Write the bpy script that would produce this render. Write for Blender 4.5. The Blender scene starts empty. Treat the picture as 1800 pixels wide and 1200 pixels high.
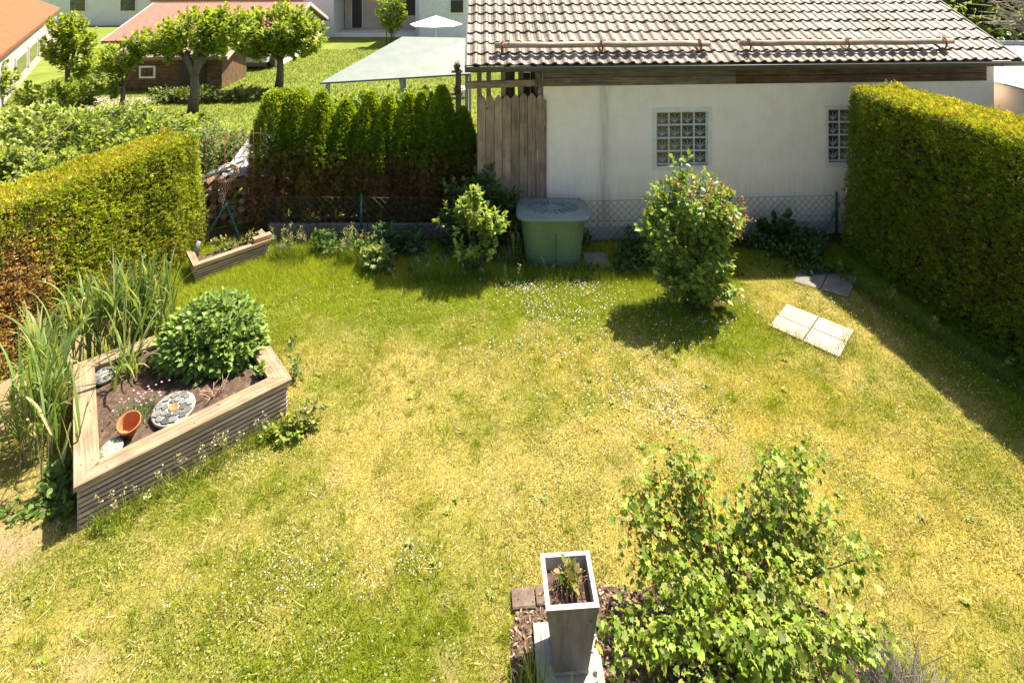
import bpy, math, random
import numpy as np
from mathutils import Vector, Matrix, Quaternion

random.seed(11)
rng = np.random.default_rng(7)
R = math.radians
SC = bpy.context.scene
COL = SC.collection

# ------------------------------------------------------------------ camera, sky, sun, exposure
cd = bpy.data.cameras.new('camera')
cam = bpy.data.objects.new('camera', cd)
COL.objects.link(cam)
cam.location = (0, 0, 4.3)
cam.rotation_euler = (R(90), 0, 0)
cd.sensor_width = 36
cd.lens = 19.8
cd.shift_y = -0.3767
cd.clip_start = 0.05
cd.clip_end = 500
SC.camera = cam

SUN = Vector((0.41, 0.30, 1.0)).normalized()
world = bpy.data.worlds.new('World')
SC.world = world
world.use_nodes = True
nt = world.node_tree
nt.nodes.clear()
wo = nt.nodes.new('ShaderNodeOutputWorld')
bg = nt.nodes.new('ShaderNodeBackground')
sky = nt.nodes.new('ShaderNodeTexSky')
sky.sky_type = 'NISHITA'
sky.sun_disc = False
sky.sun_elevation = math.asin(SUN.z)
sky.sun_rotation = math.atan2(SUN.x, SUN.y)
sky.dust_density = 2.5
sky.ozone_density = 0.4
bg.inputs['Strength'].default_value = 0.075
nt.links.new(sky.outputs[0], bg.inputs[0])
nt.links.new(bg.outputs[0], wo.inputs[0])

sl = bpy.data.lights.new('sun', 'SUN')
sl.energy = 5.0
sl.angle = R(0.5)
sl.color = (1.0, 0.895, 0.73)
so = bpy.data.objects.new('sun', sl)
so.rotation_euler = (-SUN).to_track_quat('-Z', 'Y').to_euler()
so.location = (8, 8, 20)
COL.objects.link(so)

SC.view_settings.view_transform = 'Standard'
SC.view_settings.look = 'None'
SC.view_settings.exposure = 1.68
SC.view_settings.gamma = 1.0
SC.view_settings.use_curve_mapping = False
SC.cycles.max_bounces = 8
SC.cycles.diffuse_bounces = 4
SC.cycles.use_denoising = True

# ------------------------------------------------------------------ helpers
def tag(o, label=None, cat=None, group=None, kind=None):
    if label: o['label'] = label
    if cat: o['category'] = cat
    if group: o['group'] = group
    if kind: o['kind'] = kind
    return o

def wmat(o):
    m = o.matrix_basis.copy()
    if o.parent:
        m = wmat(o.parent) @ o.matrix_parent_inverse @ m
    return m

def adopt(o, parent):
    if parent is not None:
        o.parent = parent
        o.matrix_parent_inverse = wmat(parent).inverted()
    return o

def thing(name, loc, label, cat, group=None, rz=0.0):
    o = bpy.data.objects.new(name, None)
    COL.objects.link(o)
    o.location = loc
    o.rotation_euler = (0, 0, rz)
    o.empty_display_size = 0.1
    return tag(o, label, cat, group)

def place(name, me, parent=None, M=None):
    o = bpy.data.objects.new(name, me)
    COL.objects.link(o)
    if M is not None:
        o.matrix_basis = M
    return adopt(o, parent)

class MB:
    """collects simple shapes into one mesh"""
    def __init__(s): s.v, s.f, s.mi, s.sm = [], [], [], []
    def add(s, vs, fs, mi=0, smooth=False):
        b = len(s.v)
        s.v += [tuple(p) for p in vs]
        for f in fs:
            s.f.append([b+i for i in f]); s.mi.append(mi); s.sm.append(smooth)
        return s
    def box(s, c, d, M=None, mi=0, ch=0.0):
        x, y, z = [k/2 for k in d]
        if ch:
            pr = [(-y+ch,-z),(y-ch,-z),(y,-z+ch),(y,z-ch),(y-ch,z),(-y+ch,z),(-y,z-ch),(-y,-z+ch)]
        else:
            pr = [(-y,-z),(y,-z),(y,z),(-y,z)]
        n = len(pr)
        vs = [Vector((sx, a, b)) for sx in (-x, x) for a, b in pr]
        if M is not None: vs = [M @ p for p in vs]
        vs = [p + Vector(c) for p in vs]
        fs = [[i, i+n, (i+1) % n+n, (i+1) % n] for i in range(n)]
        fs += [list(range(n)), list(range(2*n-1, n-1, -1))]
        return s.add(vs, fs, mi)
    def tube(s, pts, r, n=6, mi=0, cap=True):
        pts = [Vector(p) for p in pts]
        rs = r if isinstance(r, (list, tuple)) else [r]*len(pts)
        vs, fs = [], []
        for i, p in enumerate(pts):
            d = (pts[min(i+1, len(pts)-1)] - pts[max(i-1, 0)])
            if d.length < 1e-9: d = Vector((0, 0, 1))
            d.normalize()
            a = d.cross(Vector((0.31, 0.17, 0.93)) if abs(d.z) < .9 else Vector((1, 0, 0))).normalized()
            b = d.cross(a)
            for k in range(n):
                t = 2*math.pi*k/n
                vs.append(p + (a*math.cos(t) + b*math.sin(t))*rs[i])
        for i in range(len(pts)-1):
            for k in range(n):
                k2 = (k+1) % n
                fs.append([i*n+k, i*n+k2, (i+1)*n+k2, (i+1)*n+k])
        if cap:
            fs += [list(range(n-1, -1, -1)), [(len(pts)-1)*n+k for k in range(n)]]
        return s.add(vs, fs, mi, n > 4)
    def lathe(s, prof, n=24, M=None, mi=0):
        vs, fs = [], []
        for r, z in prof:
            for k in range(n):
                t = 2*math.pi*k/n
                vs.append(Vector((r*math.cos(t), r*math.sin(t), z)))
        for i in range(len(prof)-1):
            for k in range(n):
                k2 = (k+1) % n
                fs.append([i*n+k, i*n+k2, (i+1)*n+k2, (i+1)*n+k])
        if M is not None: vs = [M @ p for p in vs]
        return s.add(vs, fs, mi, True)
    def prism(s, poly, z0, z1, mi=0):
        n = len(poly)
        vs = [Vector((p[0], p[1], z0)) for p in poly] + [Vector((p[0], p[1], z1)) for p in poly]
        fs = [[i, (i+1) % n, (i+1) % n+n, i+n] for i in range(n)]
        fs += [list(range(n-1, -1, -1)), list(range(n, 2*n))]
        return s.add(vs, fs, mi)
    def mesh(s, name, mats):
        me = bpy.data.meshes.new(name)
        me.from_pydata(s.v, [], s.f)
        for m in (mats if isinstance(mats, (list, tuple)) else [mats]): me.materials.append(m)
        me.polygons.foreach_set('material_index', s.mi)
        me.polygons.foreach_set('use_smooth', s.sm)
        me.update()
        return me
    def build(s, name, mats, parent=None, M=None):
        return place(name, s.mesh(name, mats), parent, M)

_boxes = {}
def board(name, p0, p1, w, t, mat, parent, up=(0, 0, 1), ch=0.004):
    """a plank from p0 to p1; width w across, thickness t along 'up'; local X runs along the grain"""
    p0, p1 = Vector(p0), Vector(p1)
    d = p1-p0; L = d.length; d.normalize()
    u = Vector(up); u = (u - d*u.dot(d)).normalized()
    y = u.cross(d)
    key = (round(L, 3), round(w, 3), round(t, 3), ch, mat.name)
    if key not in _boxes:
        _boxes[key] = MB().box((0, 0, 0), (L, w, t), ch=min(ch, w*.3, t*.3)).mesh(name, mat)
    M = Matrix((d, y, u)).transposed().to_4x4()
    M.translation = (p0+p1)/2
    return place(name, _boxes[key], parent, M)

def unit(a): return a/np.maximum(np.linalg.norm(a, axis=-1, keepdims=True), 1e-9)

def rawmesh(name, V, F, C, mat):
    me = bpy.data.meshes.new(name)
    nv, nf, k = len(V), len(F), F.shape[1]
    me.vertices.add(nv); me.vertices.foreach_set('co', np.ascontiguousarray(V, dtype=np.float32).ravel())
    me.loops.add(nf*k); me.loops.foreach_set('vertex_index', np.ascontiguousarray(F, dtype=np.int32).ravel())
    me.polygons.add(nf); me.polygons.foreach_set('loop_start', np.arange(0, nf*k, k, dtype=np.int32))
    if C is not None:
        ca = me.color_attributes.new('Col', 'FLOAT_COLOR', 'POINT')
        ca.data.foreach_set('color', np.concatenate([C, np.ones((nv, 1))], 1).astype(np.float32).ravel())
    me.materials.append(mat)
    me.update(calc_edges=True)
    return me

VTONE = {13: np.array([.8]+[.95, 1.0, .85, 1.05, .9, 1.1, .9, 1.05, .85, 1.0, .95]+[.88]), 7: np.array([.75, 1.0, 1.0, 1.1, 1.0, 1.0, .95])}
def cloud(name, tmpl, P, A, N, S, C, mat, parent=None, W=None):
    """many small leaves as one mesh: position P, axis A, normal N, size S, colour C (per leaf)"""
    V, F = tmpl
    V = np.asarray(V, float); F = np.asarray(F, int)
    A = unit(A); X = unit(np.cross(A, N)); Nn = np.cross(X, A)
    n, k = len(P), len(V)
    S = np.broadcast_to(np.asarray(S, float), (n,))
    W = S if W is None else np.broadcast_to(np.asarray(W, float), (n,))
    pts = (P[:, None] + V[None, :, 0:1]*X[:, None]*W[:, None, None]
           + (V[None, :, 1:2]*A[:, None] + V[None, :, 2:3]*Nn[:, None])*S[:, None, None])
    faces = (F[None] + (np.arange(n)*k)[:, None, None]).reshape(-1, F.shape[1])
    cols = np.repeat(C, k, axis=0)*np.tile(VTONE.get(k, np.ones(k)), n)[:, None]
    return place(name, rawmesh(name, pts.reshape(-1, 3), faces, cols, mat), parent)

# leaf templates (x across, y along, z fold)
T_BLADE = ([(-.5, 0, 0), (.5, 0, 0), (0, 1, .1)], [(0, 1, 2)])
T_BLADE3 = ([(-.5, 0, 0), (.5, 0, 0), (-.42, .5, .06), (.42, .5, .06), (0, 1, .3)], [(0, 1, 3), (0, 3, 2), (2, 3, 4)])
T_QUAD = ([(0, 0, 0), (.5, .5, .1), (0, 1, 0), (-.5, .5, .1)], [(0, 1, 2), (0, 2, 3)])
T_OVATE = ([(0, 0, 0), (.3, .3, .07), (.24, .68, .05), (0, 1, -.08), (-.24, .68, .05), (-.3, .3, .07), (0, .5, 0)],
           [(0, 1, 6), (1, 2, 6), (2, 3, 6), (3, 4, 6), (4, 5, 6), (5, 0, 6)])
T_SPRAY = ([(0, 0, 0), (-.5, .55, .08), (-.22, .62, 0), (-.09, .98, -.05), (.09, 1, .06), (.24, .6, 0), (.5, .5, -.08)],
           [(0, 2, 1), (0, 4, 3), (0, 6, 5)])
_c = [(0, 0, 0), (.3, -.12, .03), (.56, .16, -.03), (.4, .38, .04), (.47, .68, -.04), (.2, .68, .03), (0, 1, -.08),
      (-.2, .68, .03), (-.47, .68, -.04), (-.4, .38, .04), (-.55, .16, -.03), (-.3, -.1, .03), (0, .35, -.04)]
_c = [(a, b, c*1.9) for a, b, c in _c]
T_LOBED = (_c, [(i, (i+1) % 12, 12) for i in range(12)])
T_ROUND = ([(0, .5, -.05)] + [(.5*math.cos(t), .5+.5*math.sin(t), .06) for t in np.linspace(0, 2*math.pi, 8)[:-1]],
           [(0, i, i % 7+1) for i in range(1, 8)])

_lat = {}
def vnoise(x, y, sc, seed=0):
    """smooth value noise in [0,1]"""
    if seed not in _lat: _lat[seed] = np.random.default_rng(seed+100).random((256, 256))
    L = _lat[seed]
    x = np.asarray(x, float)*sc+37.3; y = np.asarray(y, float)*sc+51.7
    xi = np.floor(x).astype(int); yi = np.floor(y).astype(int)
    fx = x-xi; fy = y-yi
    fx = fx*fx*(3-2*fx); fy = fy*fy*(3-2*fy)
    g = lambda a, b: L[a % 256, b % 256]
    return (g(xi, yi)*(1-fx)+g(xi+1, yi)*fx)*(1-fy) + (g(xi, yi+1)*(1-fx)+g(xi+1, yi+1)*fx)*fy

def fbm(x, y, sc, seed=0, o=3):
    a, t, r = 1.0, 0.0, 0.0
    for i in range(o):
        r = r + a*vnoise(x, y, sc*2**i, seed+i); t += a; a *= .5
    return r/t

def inpoly(x, y, poly):
    x = np.asarray(x); y = np.asarray(y)
    r = np.zeros(x.shape, bool); n = len(poly)
    for i in range(n):
        (x1, y1), (x2, y2) = poly[i][:2], poly[(i+1) % n][:2]
        c = ((y1 > y) != (y2 > y)) & (x < (x2-x1)*(y-y1)/((y2-y1) if y2 != y1 else 1e-9)+x1)
        r ^= c
    return r

def pick(pal, n, jit=.15):
    pal = np.asarray(pal, float)
    c = pal[rng.integers(0, len(pal), n)]
    return np.clip(c*(1+rng.normal(0, jit, (n, 1)))*(1+rng.normal(0, jit*.35, (n, 3))), .002, .95)

def rdir(n): return unit(rng.normal(size=(n, 3)))

# ------------------------------------------------------------------ materials
def newmat(name):
    m = bpy.data.materials.new(name); m.use_nodes = True
    n = m.node_tree; b = n.nodes['Principled BSDF']
    return m, n, b
def node(n, t, **k):
    x = n.nodes.new(t)
    for a, v in k.items():
        if a in x.inputs: x.inputs[a].default_value = v
        else: setattr(x, a, v)
    return x
def ramp(n, stops):
    r = n.nodes.new('ShaderNodeValToRGB')
    e = r.color_ramp.elements
    while len(e) < len(stops): e.new(.5)
    for i, (p, c) in enumerate(stops):
        e[i].position = p; e[i].color = (*c, 1)
    return r
def mixc(n, fac, a, b, mode='MIX'):
    m = n.nodes.new('ShaderNodeMix'); m.data_type = 'RGBA'; m.blend_type = mode
    for s, v in ((m.inputs[0], fac), (m.inputs[6], a), (m.inputs[7], b)):
        if hasattr(v, 'is_output'): n.links.new(v, s)
        elif isinstance(v, tuple): s.default_value = (*v, 1)
        else: s.default_value = v
    return m.outputs[2]
def objrand(n, lo, hi):
    oi = n.nodes.new('ShaderNodeObjectInfo')
    mr = n.nodes.new('ShaderNodeMapRange'); mr.inputs[3].default_value = lo; mr.inputs[4].default_value = hi
    n.links.new(oi.outputs['Random'], mr.inputs[0])
    return mr.outputs[0]

def leaf_mat(name, rough=.5, trans=.35, tint=(1.25, 1.25, .55), spec=.35):
    m, n, b = newmat(name)
    a = node(n, 'ShaderNodeAttribute', attribute_name='Col')
    n.links.new(a.outputs['Color'], b.inputs['Base Color'])
    b.inputs['Roughness'].default_value = rough
    b.inputs['Specular IOR Level'].default_value = spec
    t = n.nodes.new('ShaderNodeBsdfTranslucent')
    n.links.new(mixc(n, 1.0, a.outputs['Color'], tint, 'MULTIPLY'), t.inputs['Color'])
    mx = n.nodes.new('ShaderNodeMixShader'); mx.inputs[0].default_value = trans
    n.links.new(b.outputs[0], mx.inputs[1]); n.links.new(t.outputs[0], mx.inputs[2])
    n.links.new(mx.outputs[0], n.nodes['Material Output'].inputs[0])
    return m

def noisy(name, stops, scale=8, detail=6, rough=.8, bump=.2, bscale=None, coord='Object', stretch=(1, 1, 1), rnd=None, spec=.3, dist=.01):
    m, n, b = newmat(name)
    tc = n.nodes.new('ShaderNodeTexCoord'); mp = n.nodes.new('ShaderNodeMapping')
    mp.inputs['Scale'].default_value = stretch
    n.links.new(tc.outputs[coord], mp.inputs[0])
    if rnd:
        oi = n.nodes.new('ShaderNodeObjectInfo'); vm = n.nodes.new('ShaderNodeVectorMath'); vm.operation = 'SCALE'
        vm.inputs[0].default_value = (17, 9, 5); n.links.new(oi.outputs['Random'], vm.inputs['Scale'])
        n.links.new(vm.outputs[0], mp.inputs['Location'])
    ns = node(n, 'ShaderNodeTexNoise', Scale=scale, Detail=detail, Roughness=.62)
    n.links.new(mp.outputs[0], ns.inputs['Vector'])
    r = ramp(n, stops); n.links.new(ns.outputs[0], r.inputs[0])
    c = r.outputs[0]
    if rnd:
        hs = node(n, 'ShaderNodeHueSaturation'); n.links.new(c, hs.inputs['Color'])
        n.links.new(objrand(n, *rnd), hs.inputs['Value']); c = hs.outputs[0]
    n.links.new(c, b.inputs['Base Color'])
    b.inputs['Roughness'].default_value = rough
    b.inputs['Specular IOR Level'].default_value = spec
    if bump:
        n2 = node(n, 'ShaderNodeTexNoise', Scale=bscale or scale*4, Detail=5)
        n.links.new(mp.outputs[0], n2.inputs['Vector'])
        bp = node(n, 'ShaderNodeBump', Strength=bump, Distance=dist)
        n.links.new(n2.outputs[0], bp.inputs['Height']); n.links.new(bp.outputs[0], b.inputs['Normal'])
    return m, n, b

def wood(name, dark, mid, light, rnd=(.8, 1.15), grain=26, knots=True, rough=.8):
    m, n, b = newmat(name)
    tc = n.nodes.new('ShaderNodeTexCoord'); mp = n.nodes.new('ShaderNodeMapping')
    mp.inputs['Scale'].default_value = (1.1, grain, grain)
    oi = n.nodes.new('ShaderNodeObjectInfo'); vm = n.nodes.new('ShaderNodeVectorMath'); vm.operation = 'SCALE'
    vm.inputs[0].default_value = (41, 23, 13); n.links.new(oi.outputs['Random'], vm.inputs['Scale'])
    n.links.new(vm.outputs[0], mp.inputs['Location']); n.links.new(tc.outputs['Object'], mp.inputs[0])
    ns = node(n, 'ShaderNodeTexNoise', Scale=2.0, Detail=7, Roughness=.65, Distortion=.6)
    n.links.new(mp.outputs[0], ns.inputs['Vector'])
    r = ramp(n, [(.3, dark), (.5, mid), (.72, light)]); n.links.new(ns.outputs[0], r.inputs[0])
    c = r.outputs[0]
    # weather blotches
    ad = n.nodes.new('ShaderNodeVectorMath'); n.links.new(tc.outputs['Object'], ad.inputs[0]); n.links.new(vm.outputs[0], ad.inputs[1])
    n2 = node(n, 'ShaderNodeTexNoise', Scale=5.0, Detail=4); n.links.new(ad.outputs[0], n2.inputs['Vector'])
    r2 = ramp(n, [(.35, (.72, .72, .74)), (.65, (1.1, 1.08, 1.05))]); n.links.new(n2.outputs[0], r2.inputs[0])
    c = mixc(n, 1.0, c, r2.outputs[0], 'MULTIPLY')
    if knots:
        vo = node(n, 'ShaderNodeTexVoronoi', Scale=5.5); n.links.new(ad.outputs[0], vo.inputs['Vector'])
        r3 = ramp(n, [(.07, (.22, .18, .15)), (.13, (1, 1, 1))]); n.links.new(vo.outputs['Distance'], r3.inputs[0])
        c = mixc(n, .8, c, r3.outputs[0], 'MULTIPLY')
    hs = node(n, 'ShaderNodeHueSaturation'); n.links.new(c, hs.inputs['Color'])
    n.links.new(objrand(n, *rnd), hs.inputs['Value'])
    n.links.new(hs.outputs[0], b.inputs['Base Color'])
    b.inputs['Roughness'].default_value = rough
    b.inputs['Specular IOR Level'].default_value = .25
    bp = node(n, 'ShaderNodeBump', Strength=.35, Distance=.004)
    n.links.new(ns.outputs[0], bp.inputs['Height']); n.links.new(bp.outputs[0], b.inputs['Normal'])
    return m

def plain(name, col, rough=.6, metal=0.0, spec=.4):
    return noisy(name, [(.35, tuple(c*.82 for c in col)), (.65, tuple(min(c*1.12, .95) for c in col))],
                 scale=14, rough=rough, bump=.08, spec=spec)[0] if not metal else _metal(name, col, rough)
def _metal(name, col, rough):
    m, n, b = noisy(name, [(.35, tuple(c*.75 for c in col)), (.65, tuple(min(c*1.15, .95) for c in col))], scale=20, rough=rough, bump=.05)
    b.inputs['Metallic'].default_value = .8
    return m

M_GRASS = leaf_mat('grass_blades', .55, .38, (1.25, 1.2, .5), .25)
M_LEAF = leaf_mat('leaf', .5, .4, (1.35, 1.4, .45), .3)
M_THUJA = leaf_mat('thuja_scale_leaf', .6, .42, (1.35, 1.3, .4), .2)
M_GLOSSY = leaf_mat('glossy_leaf', .42, .36, (1.35, 1.4, .45), .38)
M_PETAL = leaf_mat('petal', .6, .3, (1, 1, 1), .2)
M_STEM = noisy('woody_stem', [(.3, (.09, .06, .04)), (.7, (.2, .14, .09))], 30, bump=.2)[0]
M_BARK = noisy('bark', [(.3, (.07, .055, .045)), (.7, (.2, .16, .125))], 14, bump=.6, stretch=(3, 3, 1))[0]
M_SOIL = noisy('soil', [(.3, (.035, .022, .015)), (.55, (.085, .055, .038)), (.75, (.16, .11, .08))], 22, bump=.9, bscale=60, rough=.95)[0]
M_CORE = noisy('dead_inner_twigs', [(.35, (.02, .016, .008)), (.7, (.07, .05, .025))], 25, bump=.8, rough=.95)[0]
M_PLANK = wood('weathered_plank', (.15, .105, .07), (.31, .225, .155), (.45, .345, .25), (.75, 1.15))
M_FASCIA = wood('weathered_fascia', (.06, .042, .03), (.2, .155, .12), (.33, .27, .215), (.75, 1.1), 18, False)
M_BROWNBOARD = wood('brown_board', (.045, .026, .014), (.15, .09, .05), (.28, .19, .12), (.75, 1.1), 18)
M_CAP = wood('bed_cap_wood', (.13, .09, .055), (.255, .188, .12), (.35, .275, .19), (.9, 1.1), 22)
M_SLAT = wood('bed_slat_wood', (.28, .19, .125), (.52, .39, .28), (.64, .51, .39), (.8, 1.1), 30, False)
M_LOG = wood('peeled_log', (.2, .14, .1), (.36, .28, .22), (.48, .4, .33), (.9, 1.1), 30)
M_RUST = noisy('rusty_iron', [(.3, (.1, .035, .018)), (.6, (.26, .1, .05)), (.8, (.36, .17, .1))], 30, rough=.85)[0]
M_GUTTER = plain('dark_gutter_metal', (.075, .075, .07), .45)
M_TIN = _metal('galvanised_sheet', (.5, .53, .57), .4)
M_GREENPOST = plain('green_coated_steel', (.02, .11, .085), .45)
M_WIRE = plain('green_coated_wire', (.06, .075, .06), .5)
M_CONC = noisy('concrete', [(.3, (.2, .18, .155)), (.7, (.34, .31, .275))], 9, bump=.35, rough=.9, rnd=(.85, 1.1))[0]
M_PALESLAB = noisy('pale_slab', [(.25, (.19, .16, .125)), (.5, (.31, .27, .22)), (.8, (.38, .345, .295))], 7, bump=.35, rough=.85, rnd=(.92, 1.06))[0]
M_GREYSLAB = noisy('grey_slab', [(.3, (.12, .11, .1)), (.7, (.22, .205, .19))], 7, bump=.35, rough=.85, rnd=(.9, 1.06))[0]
M_BRICK = noisy('brick', [(.3, (.26, .11, .07)), (.7, (.45, .24, .17))], 18, bump=.5, rough=.9)[0]
M_TERRA = noisy('terracotta', [(.3, (.34, .11, .035)), (.7, (.44, .17, .065))], 9, bump=.15, rough=.75)[0]
M_WHITE = plain('white_paint', (.74, .73, .7), .6)
M_MORTAR = noisy('white_mortar', [(.3, (.6, .57, .5)), (.7, (.74, .72, .68))], 12, bump=.3, rough=.9)[0]
M_DARK = plain('dark_opening', (.03, .028, .025), .5)
M_BERRY = plain('red_berry', (.55, .06, .02), .3)

# plaster wall with its own stains (dirt runs and splash zone)
M_PLASTER, n_, b_ = noisy('rendered_wall', [(.25, (.78, .66, .545)), (.5, (.86, .745, .63)), (.75, (.89, .785, .675))], 3.5, bump=.45, bscale=110, rough=.92, dist=.004)
tc = n_.nodes.new('ShaderNodeTexCoord'); sx = n_.nodes.new('ShaderNodeSeparateXYZ'); n_.links.new(tc.outputs['Object'], sx.inputs[0])
def mathn(op, a, b=None, c=None):
    x = n_.nodes.new('ShaderNodeMath'); x.operation = op
    for i, v in enumerate((a, b, c)):
        if v is None: continue
        if hasattr(v, 'is_output'): n_.links.new(v, x.inputs[i])
        else: x.inputs[i].default_value = v
    return x.outputs[0]
mp2 = n_.nodes.new('ShaderNodeMapping'); mp2.inputs['Scale'].default_value = (14, 14, 1.2); n_.links.new(tc.outputs['Object'], mp2.inputs[0])
ns2 = node(n_, 'ShaderNodeTexNoise', Scale=1.6, Detail=6); n_.links.new(mp2.outputs[0], ns2.inputs['Vector'])
st = mathn('MULTIPLY', mathn('POWER', 2.718, mathn('MULTIPLY', mathn('POWER', mathn('DIVIDE', mathn('SUBTRACT', sx.outputs[0], 0.93), 0.085), 2.0), -1.0)), ns2.outputs[0])
lo_ = mathn('MULTIPLY', mathn('SUBTRACT', 1.0, mathn('MINIMUM', mathn('DIVIDE', sx.outputs[2], 1.0), 1.0)), ns2.outputs[0])
fac = mathn('MINIMUM', mathn('ADD', mathn('MULTIPLY', st, .8), mathn('MULTIPLY', lo_, 1.0)), .85)
old = b_.inputs['Base Color'].links[0].from_socket
fac = mathn('MINIMUM', mathn('ADD', fac, mathn('MULTIPLY', mathn('MAXIMUM', mathn('SUBTRACT', ns2.outputs[0], .5), 0.0), .4)), .85)
n_.links.new(mixc(n_, fac, old, (.33, .30, .265)), b_.inputs['Base Color'])

# roof tile with lichen spots, one tone per tile
M_TILE, n_, b_ = noisy('concrete_roof_tile', [(.28, (.1, .082, .066)), (.45, (.195, .163, .135)), (.65, (.25, .213, .18)), (.8, (.31, .275, .235))], 11, bump=.4, bscale=70, rough=.6, rnd=(.72, 1.15), spec=.5)

ge_ = n_.nodes.new('ShaderNodeNewGeometry')
na_ = node(n_, 'ShaderNodeTexNoise', Scale=1.4, Detail=6, Roughness=.7); n_.links.new(ge_.outputs['Position'], na_.inputs['Vector'])
ra_ = ramp(n_, [(.34, (.62, .6, .56)), (.62, (1.08, 1.08, 1.08))]); n_.links.new(na_.outputs[0], ra_.inputs[0])
nb_ = node(n_, 'ShaderNodeTexVoronoi', Scale=16.0); n_.links.new(ge_.outputs['Position'], nb_.inputs['Vector'])
rb_ = ramp(n_, [(.12, (.55, .52, .42)), (.2, (1, 1, 1))]); n_.links.new(nb_.outputs['Distance'], rb_.inputs[0])
o_ = b_.inputs['Base Color'].links[0].from_socket
n_.links.new(mixc(n_, .7, mixc(n_, 1.0, o_, ra_.outputs[0], 'MULTIPLY'), rb_.outputs[0], 'MULTIPLY'), b_.inputs['Base Color'])

# ------------------------------------------------------------------ ground and lawn
BED1 = [(-3.25, 4.17), (-2.05, 5.25), (-3.05, 6.37), (-4.236, 5.433)]
SLABA = [(3.374, 6.916), (3.904, 6.431), (3.487, 6.004), (2.978, 6.515)]
SLABB = [(4.047, 7.825), (4.595, 7.495), (4.222, 7.06), (3.70, 7.40)]
MULCH = [(-.02, 2.6), (.0, 3.6), (.05, 3.78), (.5, 3.86), (.85, 3.8), (1.35, 3.98), (1.75, 3.9), (2.3, 3.5), (2.5, 2.6)]

def gauss(x, y, cx, cy, sx_, sy_): return np.exp(-((x-cx)/sx_)**2-((y-cy)/sy_)**2)

def green_at(x, y):
    g = .2 + .7*(fbm(x, y, 1.1, 3)-.5) + 1.15*(fbm(x, y, 3.4, 9)-.5)
    g = g + 1.0*np.clip((y-5.95-.9*(fbm(x, y, .8, 21)-.5))/.9, 0, 1)*np.clip((3.1-x)/.8, 0, 1)
    g = g + .45*gauss(x, y, -1.0, 3.3, 1.3, .55) + .25*gauss(x, y, -.35, 3.2, .35, .5) + .35*gauss(x, y, -2.2, 4.5, .8, .5)
    g = g + .4*gauss(x, y, 2.6, 6.2, .8, .6) + .2*gauss(x, y, 0.2, 5.2, .6, .4)
    g = g + .75*np.clip((x-(4.2-.137*(y-6.6)))/.35, 0, 1) + .7*np.clip((y-7.45)/.3, 0, 1)*np.clip((x-2.6)/.5, 0, 1)  # hedge and garage shadow strips: shade put into the turf as darker green
    g = g - .25*gauss(x, y, -.6, 4.6, 1.6, .6) - .2*gauss(x, y, 3.2, 4.6, 1.5, 1.2)
    return np.clip(g, 0, 1)
def ochre_at(x, y):
    o = 1.1*(fbm(x, y, 1.7, 33)-.52) + .5*gauss(x, y, 3.0, 4.9, 1.6, 1.0) + .6*gauss(x, y, 3.3, 7.0, .5, .5) + .3*gauss(x, y, -4.0, 6.9, .5, .5)
    return np.clip(o, 0, 1)
def bare_at(x, y):
    b = .7*gauss(x, y, -3.75, 4.1, .45, .28) + .45*np.clip((fbm(x, y, 2.8, 55)-.66)*6, 0, 1) + .5*gauss(x, y, -4.2, 4.4, .35, .35)
    b = b + 1.1*gauss(x, y, 2.35, 7.15, .5, .32)
    b = b + 1.0*np.clip((x-(5.05-.137*(y-6.6)))/.25, 0, 1) + np.clip((y-8.2)/.25, 0, 1) + np.clip((-4.5-x)/.2, 0, 1)*(y > 5)
    return np.clip(b+.5*(fbm(x, y, 4, 51)-.5)*(b > .1), 0, 1)
C_GREEN = np.array((.15, .19, .014)); C_STRAW = np.array((.37, .3, .085)); C_OCHRE = np.array((.38, .28, .04)); C_BARE = np.array((.34, .25, .155)); C_SOILC = np.array((.075, .055, .03))
def lawn_col(x, y):
    g = green_at(x, y)[:, None]; o = ochre_at(x, y)[:, None]; b = bare_at(x, y)[:, None]
    dry = C_STRAW*(1-o)+C_OCHRE*o
    c = C_GREEN*g+dry*(1-g)
    bc = np.where(((y > 6.5) | (x > 2.2))[:, None], C_SOILC, C_BARE)
    return c*(1-b)+bc*b
def lawn_z(x, y): return .012*(fbm(x, y, 1.2, 70)-.5)+.016*(fbm(x, y, 6, 71)-.5)

M_LAWN, n_, b_ = newmat('turf')
a_ = node(n_, 'ShaderNodeAttribute', attribute_name='Col')
tc = n_.nodes.new('ShaderNodeTexCoord')
ns = node(n_, 'ShaderNodeTexNoise', Scale=55.0, Detail=6, Roughness=.7); n_.links.new(tc.outputs['Object'], ns.inputs['Vector'])
rr = ramp(n_, [(.3, (.4, .4, .36)), (.7, (.95, .95, .95))]); n_.links.new(ns.outputs[0], rr.inputs[0])
n_.links.new(mixc(n_, 1.0, a_.outputs['Color'], rr.outputs[0], 'MULTIPLY'), b_.inputs['Base Color'])
b_.inputs['Roughness'].default_value = .95; b_.inputs['Specular IOR Level'].default_value = .1
bp = node(n_, 'ShaderNodeBump', Strength=.8, Distance=.015); n_.links.new(ns.outputs[0], bp.inputs['Height']); n_.links.new(bp.outputs[0], b_.inputs['Normal'])

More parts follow.
